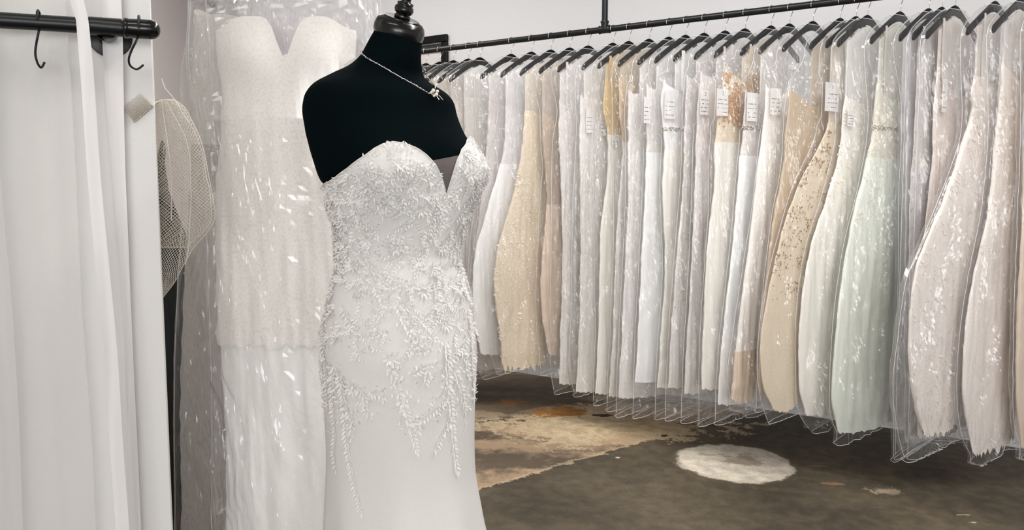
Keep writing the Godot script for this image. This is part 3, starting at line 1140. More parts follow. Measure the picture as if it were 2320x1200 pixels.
func bag(g: Gown, d: Dictionary, at: Vector3, turn: float, tf: float, tr: float) -> void:
	var lt := [[-0.098, -0.070], [-0.115, -0.11], [-0.15, -0.165], [-0.176, -0.205], [-0.215, -0.243], [-0.28, -0.255]]
	var rt := [[-0.098, 0.070], [-0.115, 0.11], [-0.15, 0.165], [-0.176, 0.205], [-0.215, 0.243], [-0.28, 0.255]]
	var crumple: float = minf(0.0085, minf(tf, tr) * 0.25) * d.get("crumple", 1.0)
	var saw_high := minf(0.017, tf * 0.5)
	var room: float = 0.022 if d.has("tunic_y") else 0.009 if d.has("tags") or d.has("sprigs") or d.has("belt_y") else 0.005
	var base: float = g.hem - 0.06
	var yb: float
	if d.has("bag"):
		for q in d.bag:
			var l := plane_xy(q[1], q[0], at, turn)
			lt.append([l.y, l.x])
		var e: Array = d.bag[-1]
		yb = plane_xy(e[1], e[0], at, turn).y
	else:
		yb = g.hem - 0.085
		if d.has("bag_y"): yb = plane_xy(d.left[-1][1] - 8, d.bag_y, at, turn).y
		for k in 9:
			var y := lerpf(-0.42, yb, k / 8.0)
			var gx := smooth_table(g.left, clampf(y, g.hem + 0.12, g.top))
			lt.append([y, minf(-0.25 + 0.05 * (k / 8.0), gx - 0.022)])
	for k in 9:
		var y := lerpf(-0.42, yb, k / 8.0)
		var gx := smooth_table(g.right, clampf(y, g.hem + 0.12, g.top))
		rt.append([y, maxf(0.25, gx + 0.03)])
	rising(lt)
	rising(rt)
	# columns run round the bag from its far edge along the back, then along the front, closest together towards the free front edge
	var ths := PackedFloat32Array()
	for k in 22: ths.append(-PI * k / 22.0)
	for k in 90: ths.append(-PI - PI * 0.5 * k / 90.0)
	for k in 24: ths.append(-PI * 1.5 - PI * 0.5 * k / 24.0)
	var rows := 168
	var cols := ths.size()
	var pts := PackedVector3Array()
	pts.resize(rows * cols)
	var crease: float = -1.32 + 0.02 * sin(g.sd * 3.7)
	var sway := sin(g.sd * 1.7) * 0.25
	for r in rows:
		var v := pow(r / (rows - 1.0), 1.06)
		for k in cols:
			var th := ths[k]
			var c := cos(th)
			var s := sin(th)
			var ly := lerpf(-0.098, yb + 0.05 * (1.0 - absf(c)), v)
			var xl := smooth_table(lt, ly)
			var xr := smooth_table(rt, ly)
			var gl := 1.0
			var gr := -1.0
			if ly < g.top + 0.035 and ly > g.hem - 0.06:
				gl = smooth_table(g.left, clampf(ly, g.hem, g.top))
				gr = smooth_table(g.right, clampf(ly, g.hem, g.top))
				xl = minf(xl, gl - 0.013)
				xr = maxf(xr, gr + 0.013)
			for q in g.slips:
				if ly > q[2] - 0.08 and ly < q[3] + 0.08: xl = minf(xl, q[0] - 0.014)
			var x := (xl + xr) / 2 + (xr - xl) / 2 * c
			var dn := smoothstep(-0.1, -0.36, ly)
			var lim := tf if s > 0 else tr
			var deep := lerpf(minf(0.019, lim), lim, dn)
			var off := 300.0 if s < 0 else 0.0
			# soft pleats wandering as they run down
			var ph := x * 11.0 + g.sd * 0.37 + 1.1 * nz.get_noise_2d(ly * 160.0 + g.sd * 40.0, x * 180.0 + off) + ly * sway
			var pleat := 0.5 - 0.5 * cos(TAU * ph)
			var wr := lim * lerpf(0.1, 0.36, 0.5 + 0.5 * nz.get_noise_2d(x * 300.0 + g.sd * 90.0, ly * 120.0)) * dn
			# crumpled facets, sharp along their ridges
			var cr := absf(nz.get_noise_2d(x * 3000.0 + g.sd * 211.0 + ly * 600.0, ly * 400.0 + off)) + 0.3 * absf(nz.get_noise_2d(x * 4200.0 - ly * 1500.0, ly * 2300.0 + g.sd * 173.0))
			var body := pow(absf(s), lerpf(0.4, 0.58, dn))
			var z := body * (deep - wr * (1.0 - pleat))
			z -= (crumple * cr - 0.3 * crumple) * body * dn
			if s > 0.0:
				# overlapping tucks that lie over towards the free edge
				var tuck := x * (0.70 / saw_high) + g.sd * 0.7 + 2.0 * nz.get_noise_2d(ly * 130.0 + g.sd * 77.0, x * 250.0) + ly * sway * 6.0
				tuck -= floorf(tuck)
				var here := smoothstep(-0.3, 0.2, nz.get_noise_2d(x * 700.0 + g.sd * 19.0, ly * 260.0 + g.sd * 33.0))
				z += saw_high * here * dn * (tuck / 0.82 if tuck < 0.82 else (1.0 - tuck) / 0.18) * minf(1.0, 3.0 * (1.0 - absf(c)) + 0.15) - saw_high * 0.5 * here * dn * minf(1.0, 3.0 * (1.0 - absf(c)))
			z = minf(z, lim)
			if gr > gl:
				var e := (x - (gl + gr) / 2) / ((gr - gl) / 2 + 0.008)
				if absf(e) < 1.0:
					z = maxf(z, (g.front if s > 0 else g.rear) * pow(1.0 - e * e, 0.36) + room * 0.7 + (g.cups * 1.1 if s > 0 and ly > g.top - 0.3 else 0.0))
			for q in g.slips:
				if s > 0 and x > q[0] - 0.03 and x < q[1] + 0.03 and ly > q[2] - 0.04 and ly < q[3] + 0.04: z = maxf(z, q[4])
			z += 0.0012 * exp(-pow((ly - crease) / 0.006, 2)) * body
			pts[r * cols + k] = Vector3(x, ly, z if s > 0 else -z)
	var t := thing("garment_bag", d.bag_label, "garment bag", at, turn, d.group.replace("gowns", "bags"))
	var b := MB.new()
	b.grid(pts, rows, cols, true)
	part("film", b, M.clear_plastic, t, false)
	for kk in [22, 0]:
		var path := PackedVector3Array()
		for row in range(0, rows, 3):
			path.append(pts[row * cols + kk])
		b = MB.new()
		b.tube(path, 0.0011, 5)
		part("side_seam", b, M.plastic_edge, t)
	for rr in [0, rows - 1]:
		var path := PackedVector3Array()
		for k in range(0, cols + 1, 2):
			path.append(pts[rr * cols + k % cols])
		b = MB.new()
		b.tube(path, 0.0012 if rr else 0.0016, 5)
		part("bottom_edge" if rr else "collar_edge", b, M.plastic_edge, t)

var leaf_v := PackedVector3Array([Vector3(0, 0, 0), Vector3(-0.2, 0.35, 0.06), Vector3(0.2, 0.35, 0.06), Vector3(0, 0.45, 0.16), Vector3(-0.16, 0.72, 0.1), Vector3(0.16, 0.72, 0.1), Vector3(0, 1.0, 0.2)])
var leaf_i := PackedInt32Array([0, 1, 3, 0, 3, 2, 1, 4, 3, 3, 5, 2, 3, 4, 6, 3, 6, 5])

# ---------------------------------------------------------------- the gowns, one by one
func rack() -> void:
	var ivory := cloth("ivory_satin", srgb(245, 242, 235))
	var white := cloth("white_satin", srgb(247, 247, 247))
	var tulle := cloth("pale_tulle", srgb(242, 240, 238), "tulle")
	var cool := cloth("cool_tulle", srgb(240, 240, 244), "tulle")
	var cream := cloth("cream_lace", srgb(238, 230, 214), "lace")
	var champ := cloth("champagne_lace", srgb(236, 223, 204), "lace")
	var tan := cloth("tan_satin", srgb(206, 186, 162))
	var taupe := cloth("taupe_lace", srgb(196, 180, 165), "lace")
	var peach := cloth("peach_satin", srgb(228, 209, 191))
	var gold := cloth("gold_lace", srgb(220, 194, 148), "lace")
	var mint := cloth("mint_satin", srgb(233, 239, 230))
	var sage := cloth("sage_lace", srgb(230, 229, 218), "lace")
	var blush := cloth("blush_lace", srgb(247, 241, 238), "lace")
	var pink := cloth("blush_tulle", srgb(239, 230, 225), "tulle")
	var mauve := cloth("mauve_tulle", srgb(234, 229, 228), "tulle")
	var lav := cloth("lavender_tulle", srgb(232, 229, 235), "tulle")
	var grey := cloth("grey_tulle", srgb(234, 232, 228), "tulle")
	var wlace := cloth("white_lace", srgb(250, 248, 246), "lace")
	var floral := cloth("floral_lace", srgb(206, 164, 124), "lace")
	var brown := cloth("bronze_thread", srgb(160, 124, 84))
	var pale_thread := cloth("ivory_thread", srgb(244, 236, 222))
	# x: where the hanger's top stands in the photograph; left: its outline there, from neckline to hem
	var L := [
		{"x": 966, "say": "plain cream gown at the far end of the rail", "mat": cream, "kind": "lace", "left": [[222, 915], [300, 912], [500, 890], [700, 870], [838, 866]]},
		{"x": 997, "say": "second cream gown in from the rail's far end", "mat": cream, "kind": "satin", "left": [[220, 947], [300, 944], [500, 925], [700, 905], [838, 900]]},
		{"x": 1028, "say": "sequinned cream gown showing past the dress form's shoulder", "mat": cream, "kind": "lace", "left": [[218, 982], [300, 978], [500, 965], [700, 950], [838, 945]], "sprigs": [500, 0.0, 0.9, 0.006], "sprig_mat": M.crystal},
		{"x": 1062, "say": "cream lace gown with faint rose bodice", "mat": cream, "bodice_mat": pink, "kind": "lace", "left": [[215, 1022], [300, 1020], [500, 1005], [700, 990], [838, 985]]},
		{"x": 1088, "say": "pale grey tulle gown beside the cream ones", "mat": grey, "kind": "tulle", "left": [[215, 1051], [300, 1052], [500, 1040], [700, 1030], [838, 1030]]},
		{"x": 1159, "say": "pale mauve tulle gown with white skirt folds", "mat": mauve, "kind": "tulle", "left": [[225, 1108], [330, 1104], [450, 1092], [600, 1075], [700, 1066], [800, 1068]]},
		{"x": 1205, "say": "cool white strapless gown with flared skirt", "mat": white, "bodice_mat": cool, "kind": "satin", "left": [[236, 1146], [340, 1141], [450, 1112], [580, 1077], [700, 1072], [800, 1090]], "bag": [[260, 1128], [380, 1098], [520, 1068], [700, 1058], [800, 1064], [858, 1094]], "wide": 0.42},
		{"x": 1249, "say": "champagne lace gown with ragged scalloped hem", "mat": champ, "kind": "lace", "ragged": 0.03, "left": [[245, 1190], [340, 1182], [450, 1162], [550, 1132], [650, 1120], [750, 1132], [832, 1139]], "right": [[245, 1246], [340, 1243], [450, 1247], [620, 1236], [740, 1230], [832, 1240]], "bag": [[300, 1166], [450, 1140], [560, 1112], [700, 1106], [800, 1112], [848, 1126]], "sprigs": [900, 0.2, 1.0, 0.014], "sprig_mat": pale_thread},
		{"x": 1292, "say": "taupe lace bodice gown with peach satin skirt", "mat": peach, "bodice_mat": taupe, "kind": "satin", "bodice": 0.52, "left": [[250, 1228], [330, 1230], [450, 1240], [560, 1231], [680, 1226], [800, 1243]], "right": [[250, 1300], [450, 1310], [700, 1320], [800, 1320]], "bag": [[300, 1232], [500, 1220], [700, 1214], [850, 1226]]},
		{"x": 1334, "say": "off-white tulle gown with twisted shoulder knot", "mat": tulle, "bodice_mat": mauve, "kind": "tulle", "left": [[225, 1268], [300, 1266], [420, 1272], [600, 1275], [760, 1270], [868, 1268]], "bag": [[250, 1262], [320, 1252], [500, 1249], [700, 1247], [830, 1247], [892, 1256]], "straps": [0.02]},
		{"x": 1390, "say": "narrow pale gown with white tag above its waist", "mat": grey, "bodice_mat": tulle, "kind": "tulle", "left": [[215, 1316], [310, 1314], [450, 1316], [600, 1316], [760, 1312], [886, 1306]], "tags": [[1322, 1341, 243, 302], [1354, 1371, 252, 308]], "bag": [[300, 1305], [500, 1297], [700, 1294], [840, 1290], [898, 1304]]},
		{"x": 1426, "say": "gold lace bodice gown with plain ivory skirt", "mat": ivory, "bodice_mat": gold, "kind": "satin", "bodice": 0.30, "left": [[175, 1372], [240, 1367], [315, 1378], [400, 1376], [520, 1362], [680, 1358], [800, 1354], [890, 1350]], "straps": [0.025], "tags": [[1378, 1393, 314, 330]], "bag_y": 918},
		{"x": 1472, "say": "sandy tulle gown behind the gold bodice", "mat": tulle, "bodice_mat": tan, "kind": "tulle", "left": [[170, 1402], [260, 1404], [340, 1412], [460, 1402], [620, 1394], [780, 1388], [896, 1380]], "bag_y": 932},
		{"x": 1517, "say": "milky tulle gown beside the sandy one", "mat": tulle, "kind": "tulle", "left": [[205, 1424], [320, 1424], [460, 1424], [620, 1416], [780, 1408], [900, 1402]], "bag_y": 945},
		{"x": 1555, "say": "smooth white gown with crisp straight lining hem", "mat": white, "bodice_mat": tulle, "kind": "satin", "ragged": 0.002, "left": [[190, 1466], [300, 1466], [440, 1462], [600, 1454], [760, 1446], [864, 1440]], "tags": [[1452, 1466, 220, 280]], "bag_y": 948},
		{"x": 1597, "say": "white gown with shoulder strap and jewelled belt", "mat": ivory, "bodice_mat": white, "kind": "satin", "left": [[180, 1504], [240, 1498], [320, 1506], [440, 1502], [600, 1508], [760, 1498], [876, 1490]], "straps": [0.03], "strap_wide": 0.012, "belt_y": 292, "tags": [[1498, 1521, 205, 271]], "bag_y": 950},
		{"x": 1645, "say": "beaded grey gown with sparkling side trim", "mat": grey, "bodice_mat": mauve, "kind": "tulle", "left": [[170, 1556], [300, 1552], [420, 1548], [560, 1536], [720, 1524], [876, 1514]], "sprigs": [420, 0.0, 0.75, 0.006], "sprig_mat": M.crystal, "bag_y": 953},
		{"x": 1690, "say": "mauve tulle gown with white tag reading two", "mat": mauve, "kind": "tulle", "left": [[160, 1588], [260, 1580], [380, 1576], [540, 1570], [720, 1560], [890, 1550]], "straps": [0.02], "tags": [[1577, 1596, 204, 262, "2"]], "bag_y": 958},
		{"x": 1749, "say": "ivory gown with orange floral illusion bodice", "mat": ivory, "bodice_mat": champ, "kind": "satin", "left": [[150, 1646], [240, 1632], [322, 1622], [420, 1620], [560, 1604], [720, 1596], [880, 1590]], "waist_y": 322, "sprigs": [900, 0.0, 0.17, 0.017], "sprig_mat": floral, "tags": [[1617, 1641, 201, 264, "2"]], "straps": [0.03], "bag": [[300, 1612], [480, 1604], [650, 1592], [800, 1584], [965, 1583]]},
		{"x": 1791, "say": "bright white satin gown with jewelled waistband", "mat": white, "bodice_mat": mauve, "kind": "satin", "bodice": 0.30, "left": [[205, 1688], [296, 1684], [360, 1677], [450, 1670], [600, 1656], [760, 1638], [915, 1626]], "belt_y": 288, "tags": [[1684, 1706, 210, 276]], "bag_y": 962},
		{"x": 1844, "say": "white lace gown over blush satin hem", "mat": peach, "bodice_mat": wlace, "kind": "satin", "bodice": 1.22, "left": [[190, 1736], [270, 1732], [380, 1718], [520, 1702], [680, 1682], [800, 1668], [905, 1658]], "right": [[190, 1800], [380, 1790], [600, 1740], [800, 1712], [905, 1706]], "tags": [[1735, 1758, 200, 262]], "bag": [[300, 1722], [450, 1706], [620, 1680], [780, 1656], [880, 1650], [945, 1690]]},
		{"x": 1906, "say": "tan satin gown behind the champagne one", "mat": tan, "kind": "satin", "left": [[195, 1792], [280, 1783], [380, 1776], [480, 1757], [600, 1742], [760, 1726], [890, 1722]], "right": [[195, 1880], [400, 1880], [600, 1830], [890, 1800]]},
		{"x": 1942, "say": "champagne embroidered gown leaning under its tag", "mat": champ, "bodice_mat": champ, "kind": "lace", "bodice": 0.3, "left": [[268, 1880], [320, 1862], [390, 1824], [480, 1787], [570, 1762], [700, 1735], [800, 1723], [880, 1732], [925, 1752]], "right": [[268, 1910], [400, 1900], [560, 1840], [700, 1820], [880, 1812], [925, 1804]], "sprigs": [520, 0.02, 0.62, 0.011], "sprig_mat": brown, "tags": [[1865, 1893, 186, 254, "8"]], "bag": [[300, 1848], [420, 1796], [520, 1766], [660, 1732], [800, 1716], [900, 1722], [960, 1742]]},
		{"x": 1968, "say": "full ivory lace gown between champagne and mint", "mat": ivory, "bodice_mat": wlace, "kind": "satin", "puff": 0.1, "left": [[212, 1916], [262, 1908], [340, 1902], [440, 1876], [540, 1842], [650, 1820], [780, 1810], [880, 1812], [938, 1826]], "tags": [[1908, 1920, 246, 288]], "sprigs": [420, 0.0, 0.35, 0.012], "sprig_mat": pale_thread, "bag": [[300, 1892], [440, 1862], [560, 1824], [700, 1804], [850, 1802], [930, 1808], [980, 1840]]},
		{"x": 2042, "say": "pale mint green gown with beaded belt", "mat": mint, "bodice_mat": sage, "kind": "satin", "puff": 0.1, "left": [[182, 1990], [230, 1984], [300, 1979], [400, 1958], [500, 1932], [640, 1908], [780, 1894], [900, 1886], [978, 1900]], "right": [[182, 2042], [300, 2036], [500, 2040], [800, 2034], [978, 2026]], "belt_y": 289, "straps": [0.03], "sprigs": [380, 0.05, 0.4, 0.012], "sprig_mat": pale_thread, "bag": [[280, 1966], [420, 1944], [560, 1910], [700, 1890], [850, 1880], [950, 1884], [1001, 1918]]},
		{"x": 2107, "say": "lavender grey tulle gown in a narrow bag", "mat": lav, "kind": "tulle", "left": [[205, 2058], [320, 2056], [450, 2054], [600, 2052], [800, 2050], [1000, 2052]], "bag": [[240, 2042], [450, 2036], [650, 2034], [850, 2026], [1046, 2024]], "wide": 0.4},
		{"x": 2137, "say": "sparkling pale lilac gown with sheer bodice", "mat": lav, "bodice_mat": mauve, "kind": "tulle", "left": [[200, 2076], [320, 2070], [450, 2062], [600, 2060], [800, 2060], [990, 2060]], "straps": [0.02], "sprigs": [380, 0.1, 0.7, 0.007], "sprig_mat": M.crystal, "wide": 0.4},
		{"x": 2167, "say": "sheer blush gown with narrow paper tag", "mat": pink, "kind": "tulle", "left": [[170, 2122], [260, 2114], [360, 2112], [480, 2100], [600, 2088], [800, 2080], [990, 2080]], "straps": [0.02], "tags": [[2120, 2127, 180, 256]], "wide": 0.4},
		{"x": 2258, "say": "blush white lace gown with sweeping full skirt", "mat": blush, "kind": "lace", "puff": 0.1, "ragged": 0.016, "left": [[166, 2212], [205, 2204], [250, 2206], [330, 2182], [430, 2150], [520, 2112], [600, 2080], [700, 2064], [820, 2062], [930, 2078], [980, 2092]], "right": [[166, 2262], [250, 2256], [400, 2246], [600, 2216], [760, 2188], [900, 2172], [980, 2166]], "straps": [0.03], "sprigs": [800, 0.05, 1.0, 0.015], "sprig_mat": blush, "bag": [[300, 2176], [420, 2138], [540, 2090], [640, 2052], [780, 2032], [880, 2022], [980, 2034], [1046, 2052]]},
		{"x": 2316, "say": "rosy ivory gown with crumpled ruffled skirt", "mat": blush, "bodice_mat": blush, "kind": "satin", "puff": 0.08, "ragged": 0.02, "left": [[140, 2272], [230, 2266], [330, 2256], [480, 2240], [640, 2204], [760, 2187], [880, 2183], [960, 2192], [1022, 2204]], "right": [[140, 2320], [330, 2312], [600, 2312], [800, 2300], [1022, 2296]], "sprigs": [500, 0.05, 0.5, 0.01], "sprig_mat": pale_thread, "bag": [[300, 2238], [480, 2222], [640, 2190], [780, 2172], [900, 2168], [990, 2180], [1052, 2212]]},
		{"x": 2392, "say": "peach gown at the near end of the rail", "mat": peach, "kind": "satin", "left": [[150, 2335], [300, 2326], [500, 2318], [700, 2308], [880, 2304], [1010, 2314]], "bag": [[300, 2312], [500, 2304], [760, 2296], [960, 2298], [1046, 2326]]},
	]
	var ts := []
	for d in L:
		ts.append(rail_t(d.x))
	for k in L.size():
		var d: Dictionary = L[k]
		d.sd = k + 1
		d.group = "gowns along the ceiling-hung rail"
		d.label = d.say
		d.hanger_label = "black wooden hanger for the " + d.say
		d.bag_label = "clear plastic bag over the " + d.say
		var ahead: float = (ts[k + 1] - ts[k] if k + 1 < L.size() else 0.12) * 0.913
		var behind: float = (ts[k] - ts[k - 1] if k > 0 else 0.1) * 0.913
		bagged_gown(rail_p + rail_d * ts[k], HANG_TURN, d, ahead, behind)
	garment_rail("garment_rail", "long black pipe rail hung from the ceiling with bagged gowns", rail_p + rail_d * rail_t(905), rail_p + rail_d * (ts[-1] + 0.35), [rail_p, rail_p + rail_d * (ts[-1] + 0.2)])

func side_rack() -> void:
	# a second rail runs away from the camera behind the partition; its first gown faces the shop
	var x := -0.672
	var a := Vector3(x, RAIL_H, -2.2)
	var b := Vector3(x, RAIL_H, -3.15)
	garment_rail("garment_rail", "short black pipe rail hung from the ceiling behind the partition", a, b, [Vector3(x, RAIL_H, -2.9)])
	garment_rail("garment_rail", "stub of black pipe rail added to carry the dark stand-in gown", Vector3(-1.245, RAIL_H, -2.75), Vector3(-1.245, RAIL_H, -3.1), [Vector3(-1.245, RAIL_H, -3.0)])  # stub rail added only to hold the dark stand-in
	var wlace: Material = M.white_lace
	var soft := cloth("soft_white", srgb(250, 249, 246), "satin")
	var shade := cloth("sheer_white_tulle", srgb(240, 237, 232), "tulle")
	shade.transparency = BaseMaterial3D.TRANSPARENCY_ALPHA
	shade.albedo_color.a = 0.6
	shade.backlight_enabled = false
	var lilac := cloth("lilac_white_tulle", srgb(232, 230, 234), "tulle")
	var dark := cloth("dark_gap_satin", srgb(20, 31, 31), "satin")  # near-black colour standing in for the dark gap behind the tulle
	var heart := func(th: float) -> float:
		var c := cos(th)
		if sin(th) < 0: return -0.10
		return -0.115 * exp(-pow((c - 0.03) / 0.16, 2)) - 0.035 * smoothstep(0.55, 1.0, absf(c))
	var g := "gowns along the short rail"
	var D := [
		{"z": 2.37, "say": "strapless white gown with lace tunic facing out", "mat": soft, "bodice_mat": wlace, "tunic_mat": wlace, "kind": "satin", "cups": 0.03, "neck": heart, "no_yoke": 1, "left": [[42, 494], [110, 498], [200, 508], [300, 508], [430, 497], [600, 497], [780, 500], [1000, 513], [1250, 510], [1500, 500]], "right": [[42, 802], [110, 800], [200, 790], [300, 772], [430, 762], [600, 772], [780, 786], [1000, 800], [1250, 820], [1500, 840]], "waist_y": 330, "tunic_y": 786, "crumple": 0.6, "front": 0.19, "rear": 0.1, "bag": [[0, 432], [150, 428], [330, 462], [600, 470], [900, 480], [1250, 478], [1560, 470]]},
		{"z": 2.5, "say": "lilac-white tulle gown right behind the lace tunic", "mat": lilac, "kind": "tulle", "left": [[-20, 572], [60, 566], [200, 560], [500, 540], [900, 520], [1450, 500]], "right": [[-20, 828], [60, 832], [200, 830], [500, 826], [900, 840], [1450, 860]], "front": 0.1, "rear": 0.12},
		{"z": 2.62, "say": "lace sleeved gown with sheer white tulle skirt", "mat": shade, "bodice_mat": wlace, "kind": "tulle", "bodice": 0.42, "left": [[25, 440], [130, 436], [290, 430], [310, 436], [420, 432], [700, 416], [900, 410], [1200, 412], [1400, 410]], "right": [[25, 700], [290, 690], [420, 700], [900, 740], [1400, 760]], "front": 0.12, "rear": 0.12, "sprigs": [500, 0.0, 0.25, 0.012], "sprig_mat": wlace},
		{"z": 2.86, "say": "dark stand-in gown added for the dark gap behind the partition", "mat": dark, "kind": "satin", "left": [[320, 310], [500, 300], [800, 296], [1300, 290]], "right": [[320, 372], [420, 378], [560, 430], [700, 470], [900, 476], [1300, 480]], "front": 0.12, "rear": 0.2, "at_x": -1.245, "no_bag": 1, "no_yoke": 1},  # added shape, widened so the sheer tulle over it reads darker
	]
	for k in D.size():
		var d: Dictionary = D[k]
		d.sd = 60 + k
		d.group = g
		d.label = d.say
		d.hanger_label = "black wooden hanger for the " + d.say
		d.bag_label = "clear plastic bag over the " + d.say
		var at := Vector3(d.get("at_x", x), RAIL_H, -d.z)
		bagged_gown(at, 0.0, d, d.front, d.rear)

# ---------------------------------------------------------------- dress form and its gown
const FORM_Z := 1.85
var form_turn := deg_to_rad(45.0)
var form_c: Vector3
var form_f: Vector3      # the way it faces
var form_r: Vector3      # towards its own left side
var rings := []          # of the gown's outline: [height, a, b, shift]
var body_rings := []

func bust(phi: float, h: float) -> float:
	var hb := 1.345
	var e := 0.0
	for q in [-0.66, 0.66]:
		e += 0.030 * exp(-pow((phi - q) / 0.42, 2) - pow((h - hb) / 0.062, 2))
	e -= 0.012 * exp(-pow(phi / 0.2, 2) - pow((h - hb + 0.01) / 0.07, 2))
	return e

func ring_point(rg: Array, phi: float, with_bust: float) -> Vector3:
	var h: float = rg[0]
	var p: float = rg[4]
	var sx := signf(sin(phi)) * pow(absf(sin(phi)), p)
	var cx := signf(cos(phi)) * pow(absf(cos(phi)), p)
	var e := bust(phi, h) * with_bust
	var q: Vector3 = form_r * (sx * rg[1] + sin(phi) * e) + form_f * (cx * rg[2] + cos(phi) * e)
	return Vector3(form_c.x + rg[3] + q.x, h, form_c.z + q.z)

func solve_rings(tb: Array, with_bust: float) -> Array:
	# tb: [y, left x, right x in the photograph, depth over width, squareness]
	var out := []
	for r in tb:
		var mid: float = (r[1] + r[2]) / 2.0
		var h := at_depth(mid, r[0], FORM_Z).y
		var a: float = (r[2] - r[1]) / 2.0 * FORM_Z / FOCAL
		var rg := [h, a, a * r[3], 0.0, r[4]]
		for it in 14:
			var lo := 1e9
			var hi := -1e9
			for k in 72:
				var s := seen_at(ring_point(rg, TAU * k / 72.0, with_bust)).x
				lo = minf(lo, s)
				hi = maxf(hi, s)
			rg[3] += (mid - (lo + hi) / 2.0) * FORM_Z / FOCAL
			rg[1] *= 1.0 + 0.8 * ((r[2] - r[1]) / (hi - lo) - 1.0)
			rg[2] = rg[1] * r[3]
		out.append(rg)
	out.sort_custom(func(p, q): return p[0] < q[0])
	return out

func ring_at(rs: Array, h: float) -> Array:
	var n := rs.size()
	if h <= rs[0][0]: 
		var q: Array = rs[0].duplicate()
		q[0] = h
		return q
	if h >= rs[n - 1][0]: return rs[n - 1]
	var i := 0
	while h > rs[i + 1][0]: i += 1
	var out := [h]
	var p1: Array = rs[i]
	var p2: Array = rs[i + 1]
	var p0: Array = rs[maxi(i - 1, 0)]
	var p3: Array = rs[mini(i + 2, n - 1)]
	var w: float = p2[0] - p1[0]
	var t: float = (h - p1[0]) / w
	for c in range(1, 5):
		var m1: float = (p2[c] - p0[c]) / (p2[0] - p0[0]) * w
		var m2: float = (p3[c] - p1[c]) / (p3[0] - p1[0]) * w
		var d: float = p2[c] - p1[c]
		if m1 * d < 0: m1 = 0.0
		if m2 * d < 0: m2 = 0.0
		if absf(m1) > 3 * absf(d): m1 = 3 * d
		if absf(m2) > 3 * absf(d): m2 = 3 * d
		var t2 := t * t
		var t3 := t2 * t
		out.append((2 * t3 - 3 * t2 + 1) * p1[c] + (t3 - 2 * t2 + t) * m1 + (-2 * t3 + 3 * t2) * p2[c] + (t3 - t2) * m2)
	return out

func gown_at(phi: float, h: float, lift := 0.0) -> Vector3:
	var p := ring_point(ring_at(rings, h), phi, 1.0)
	if h < 0.8:
		p += (form_r * sin(phi) + form_f * cos(phi)) * 0.010 * smoothstep(0.8, 0.1, h) * sin(phi * 9.0 + 1.0)
	if lift != 0.0:
		p += gown_normal(phi, h) * lift
	return p

func gown_normal(phi: float, h: float) -> Vector3:
	var a := gown_at(phi, h)
	return (gown_at(phi + 0.02, h) - a).cross(gown_at(phi, h + 0.004) - a).normalized() * -1.0

# the neckline where the photograph shows it
const NECK_PX := [[731, 421], [745, 412], [760, 402], [788, 381], [829, 351], [850, 335], [868, 326], [890, 321], [915, 324], [945, 336], [965, 350], [985, 371], [1000, 402], [1012, 440], [1019, 418], [1026, 390], [1035, 362], [1046, 338], [1058, 316], [1066, 310]]
var neck := []

func find_neck() -> void:
	for q in NECK_PX:
		var f := find_on_gown(q[0], q[1])
		neck.append([f.x, f.y])
	var side: float = neck[0][1]
	var tip: float = neck[-1][1]
	for q in [[62, tip - 0.004], [78, lerpf(tip, side, 0.35)], [100, lerpf(tip, side, 0.75)], [130, side], [180, side - 0.004], [-180, side - 0.004], [-150, side - 0.002]]:
		neck.append([deg_to_rad(q[0]), q[1]])
	neck.sort_custom(func(p, q): return p[0] < q[0])

func neck_h(phi: float) -> float:
	return table(neck, phi)

func find_on_gown(px: float, py: float) -> Vector2:
	# (phi, height) of the gown's surface that the photograph shows at this pixel
	var zd := FORM_Z - 0.1
	var phi := 0.0
	var h := 1.0
	for it in 4:
		h = at_depth(px, py, zd).y
		var lo := deg_to_rad(-126.0)
		var hi := deg_to_rad(54.0)
		for k in 24:
			phi = (lo + hi) / 2
			if seen_at(gown_at(phi, h)).x < px: lo = phi
			else: hi = phi
		zd = -gown_at(phi, h).z
	return Vector2(phi, h)

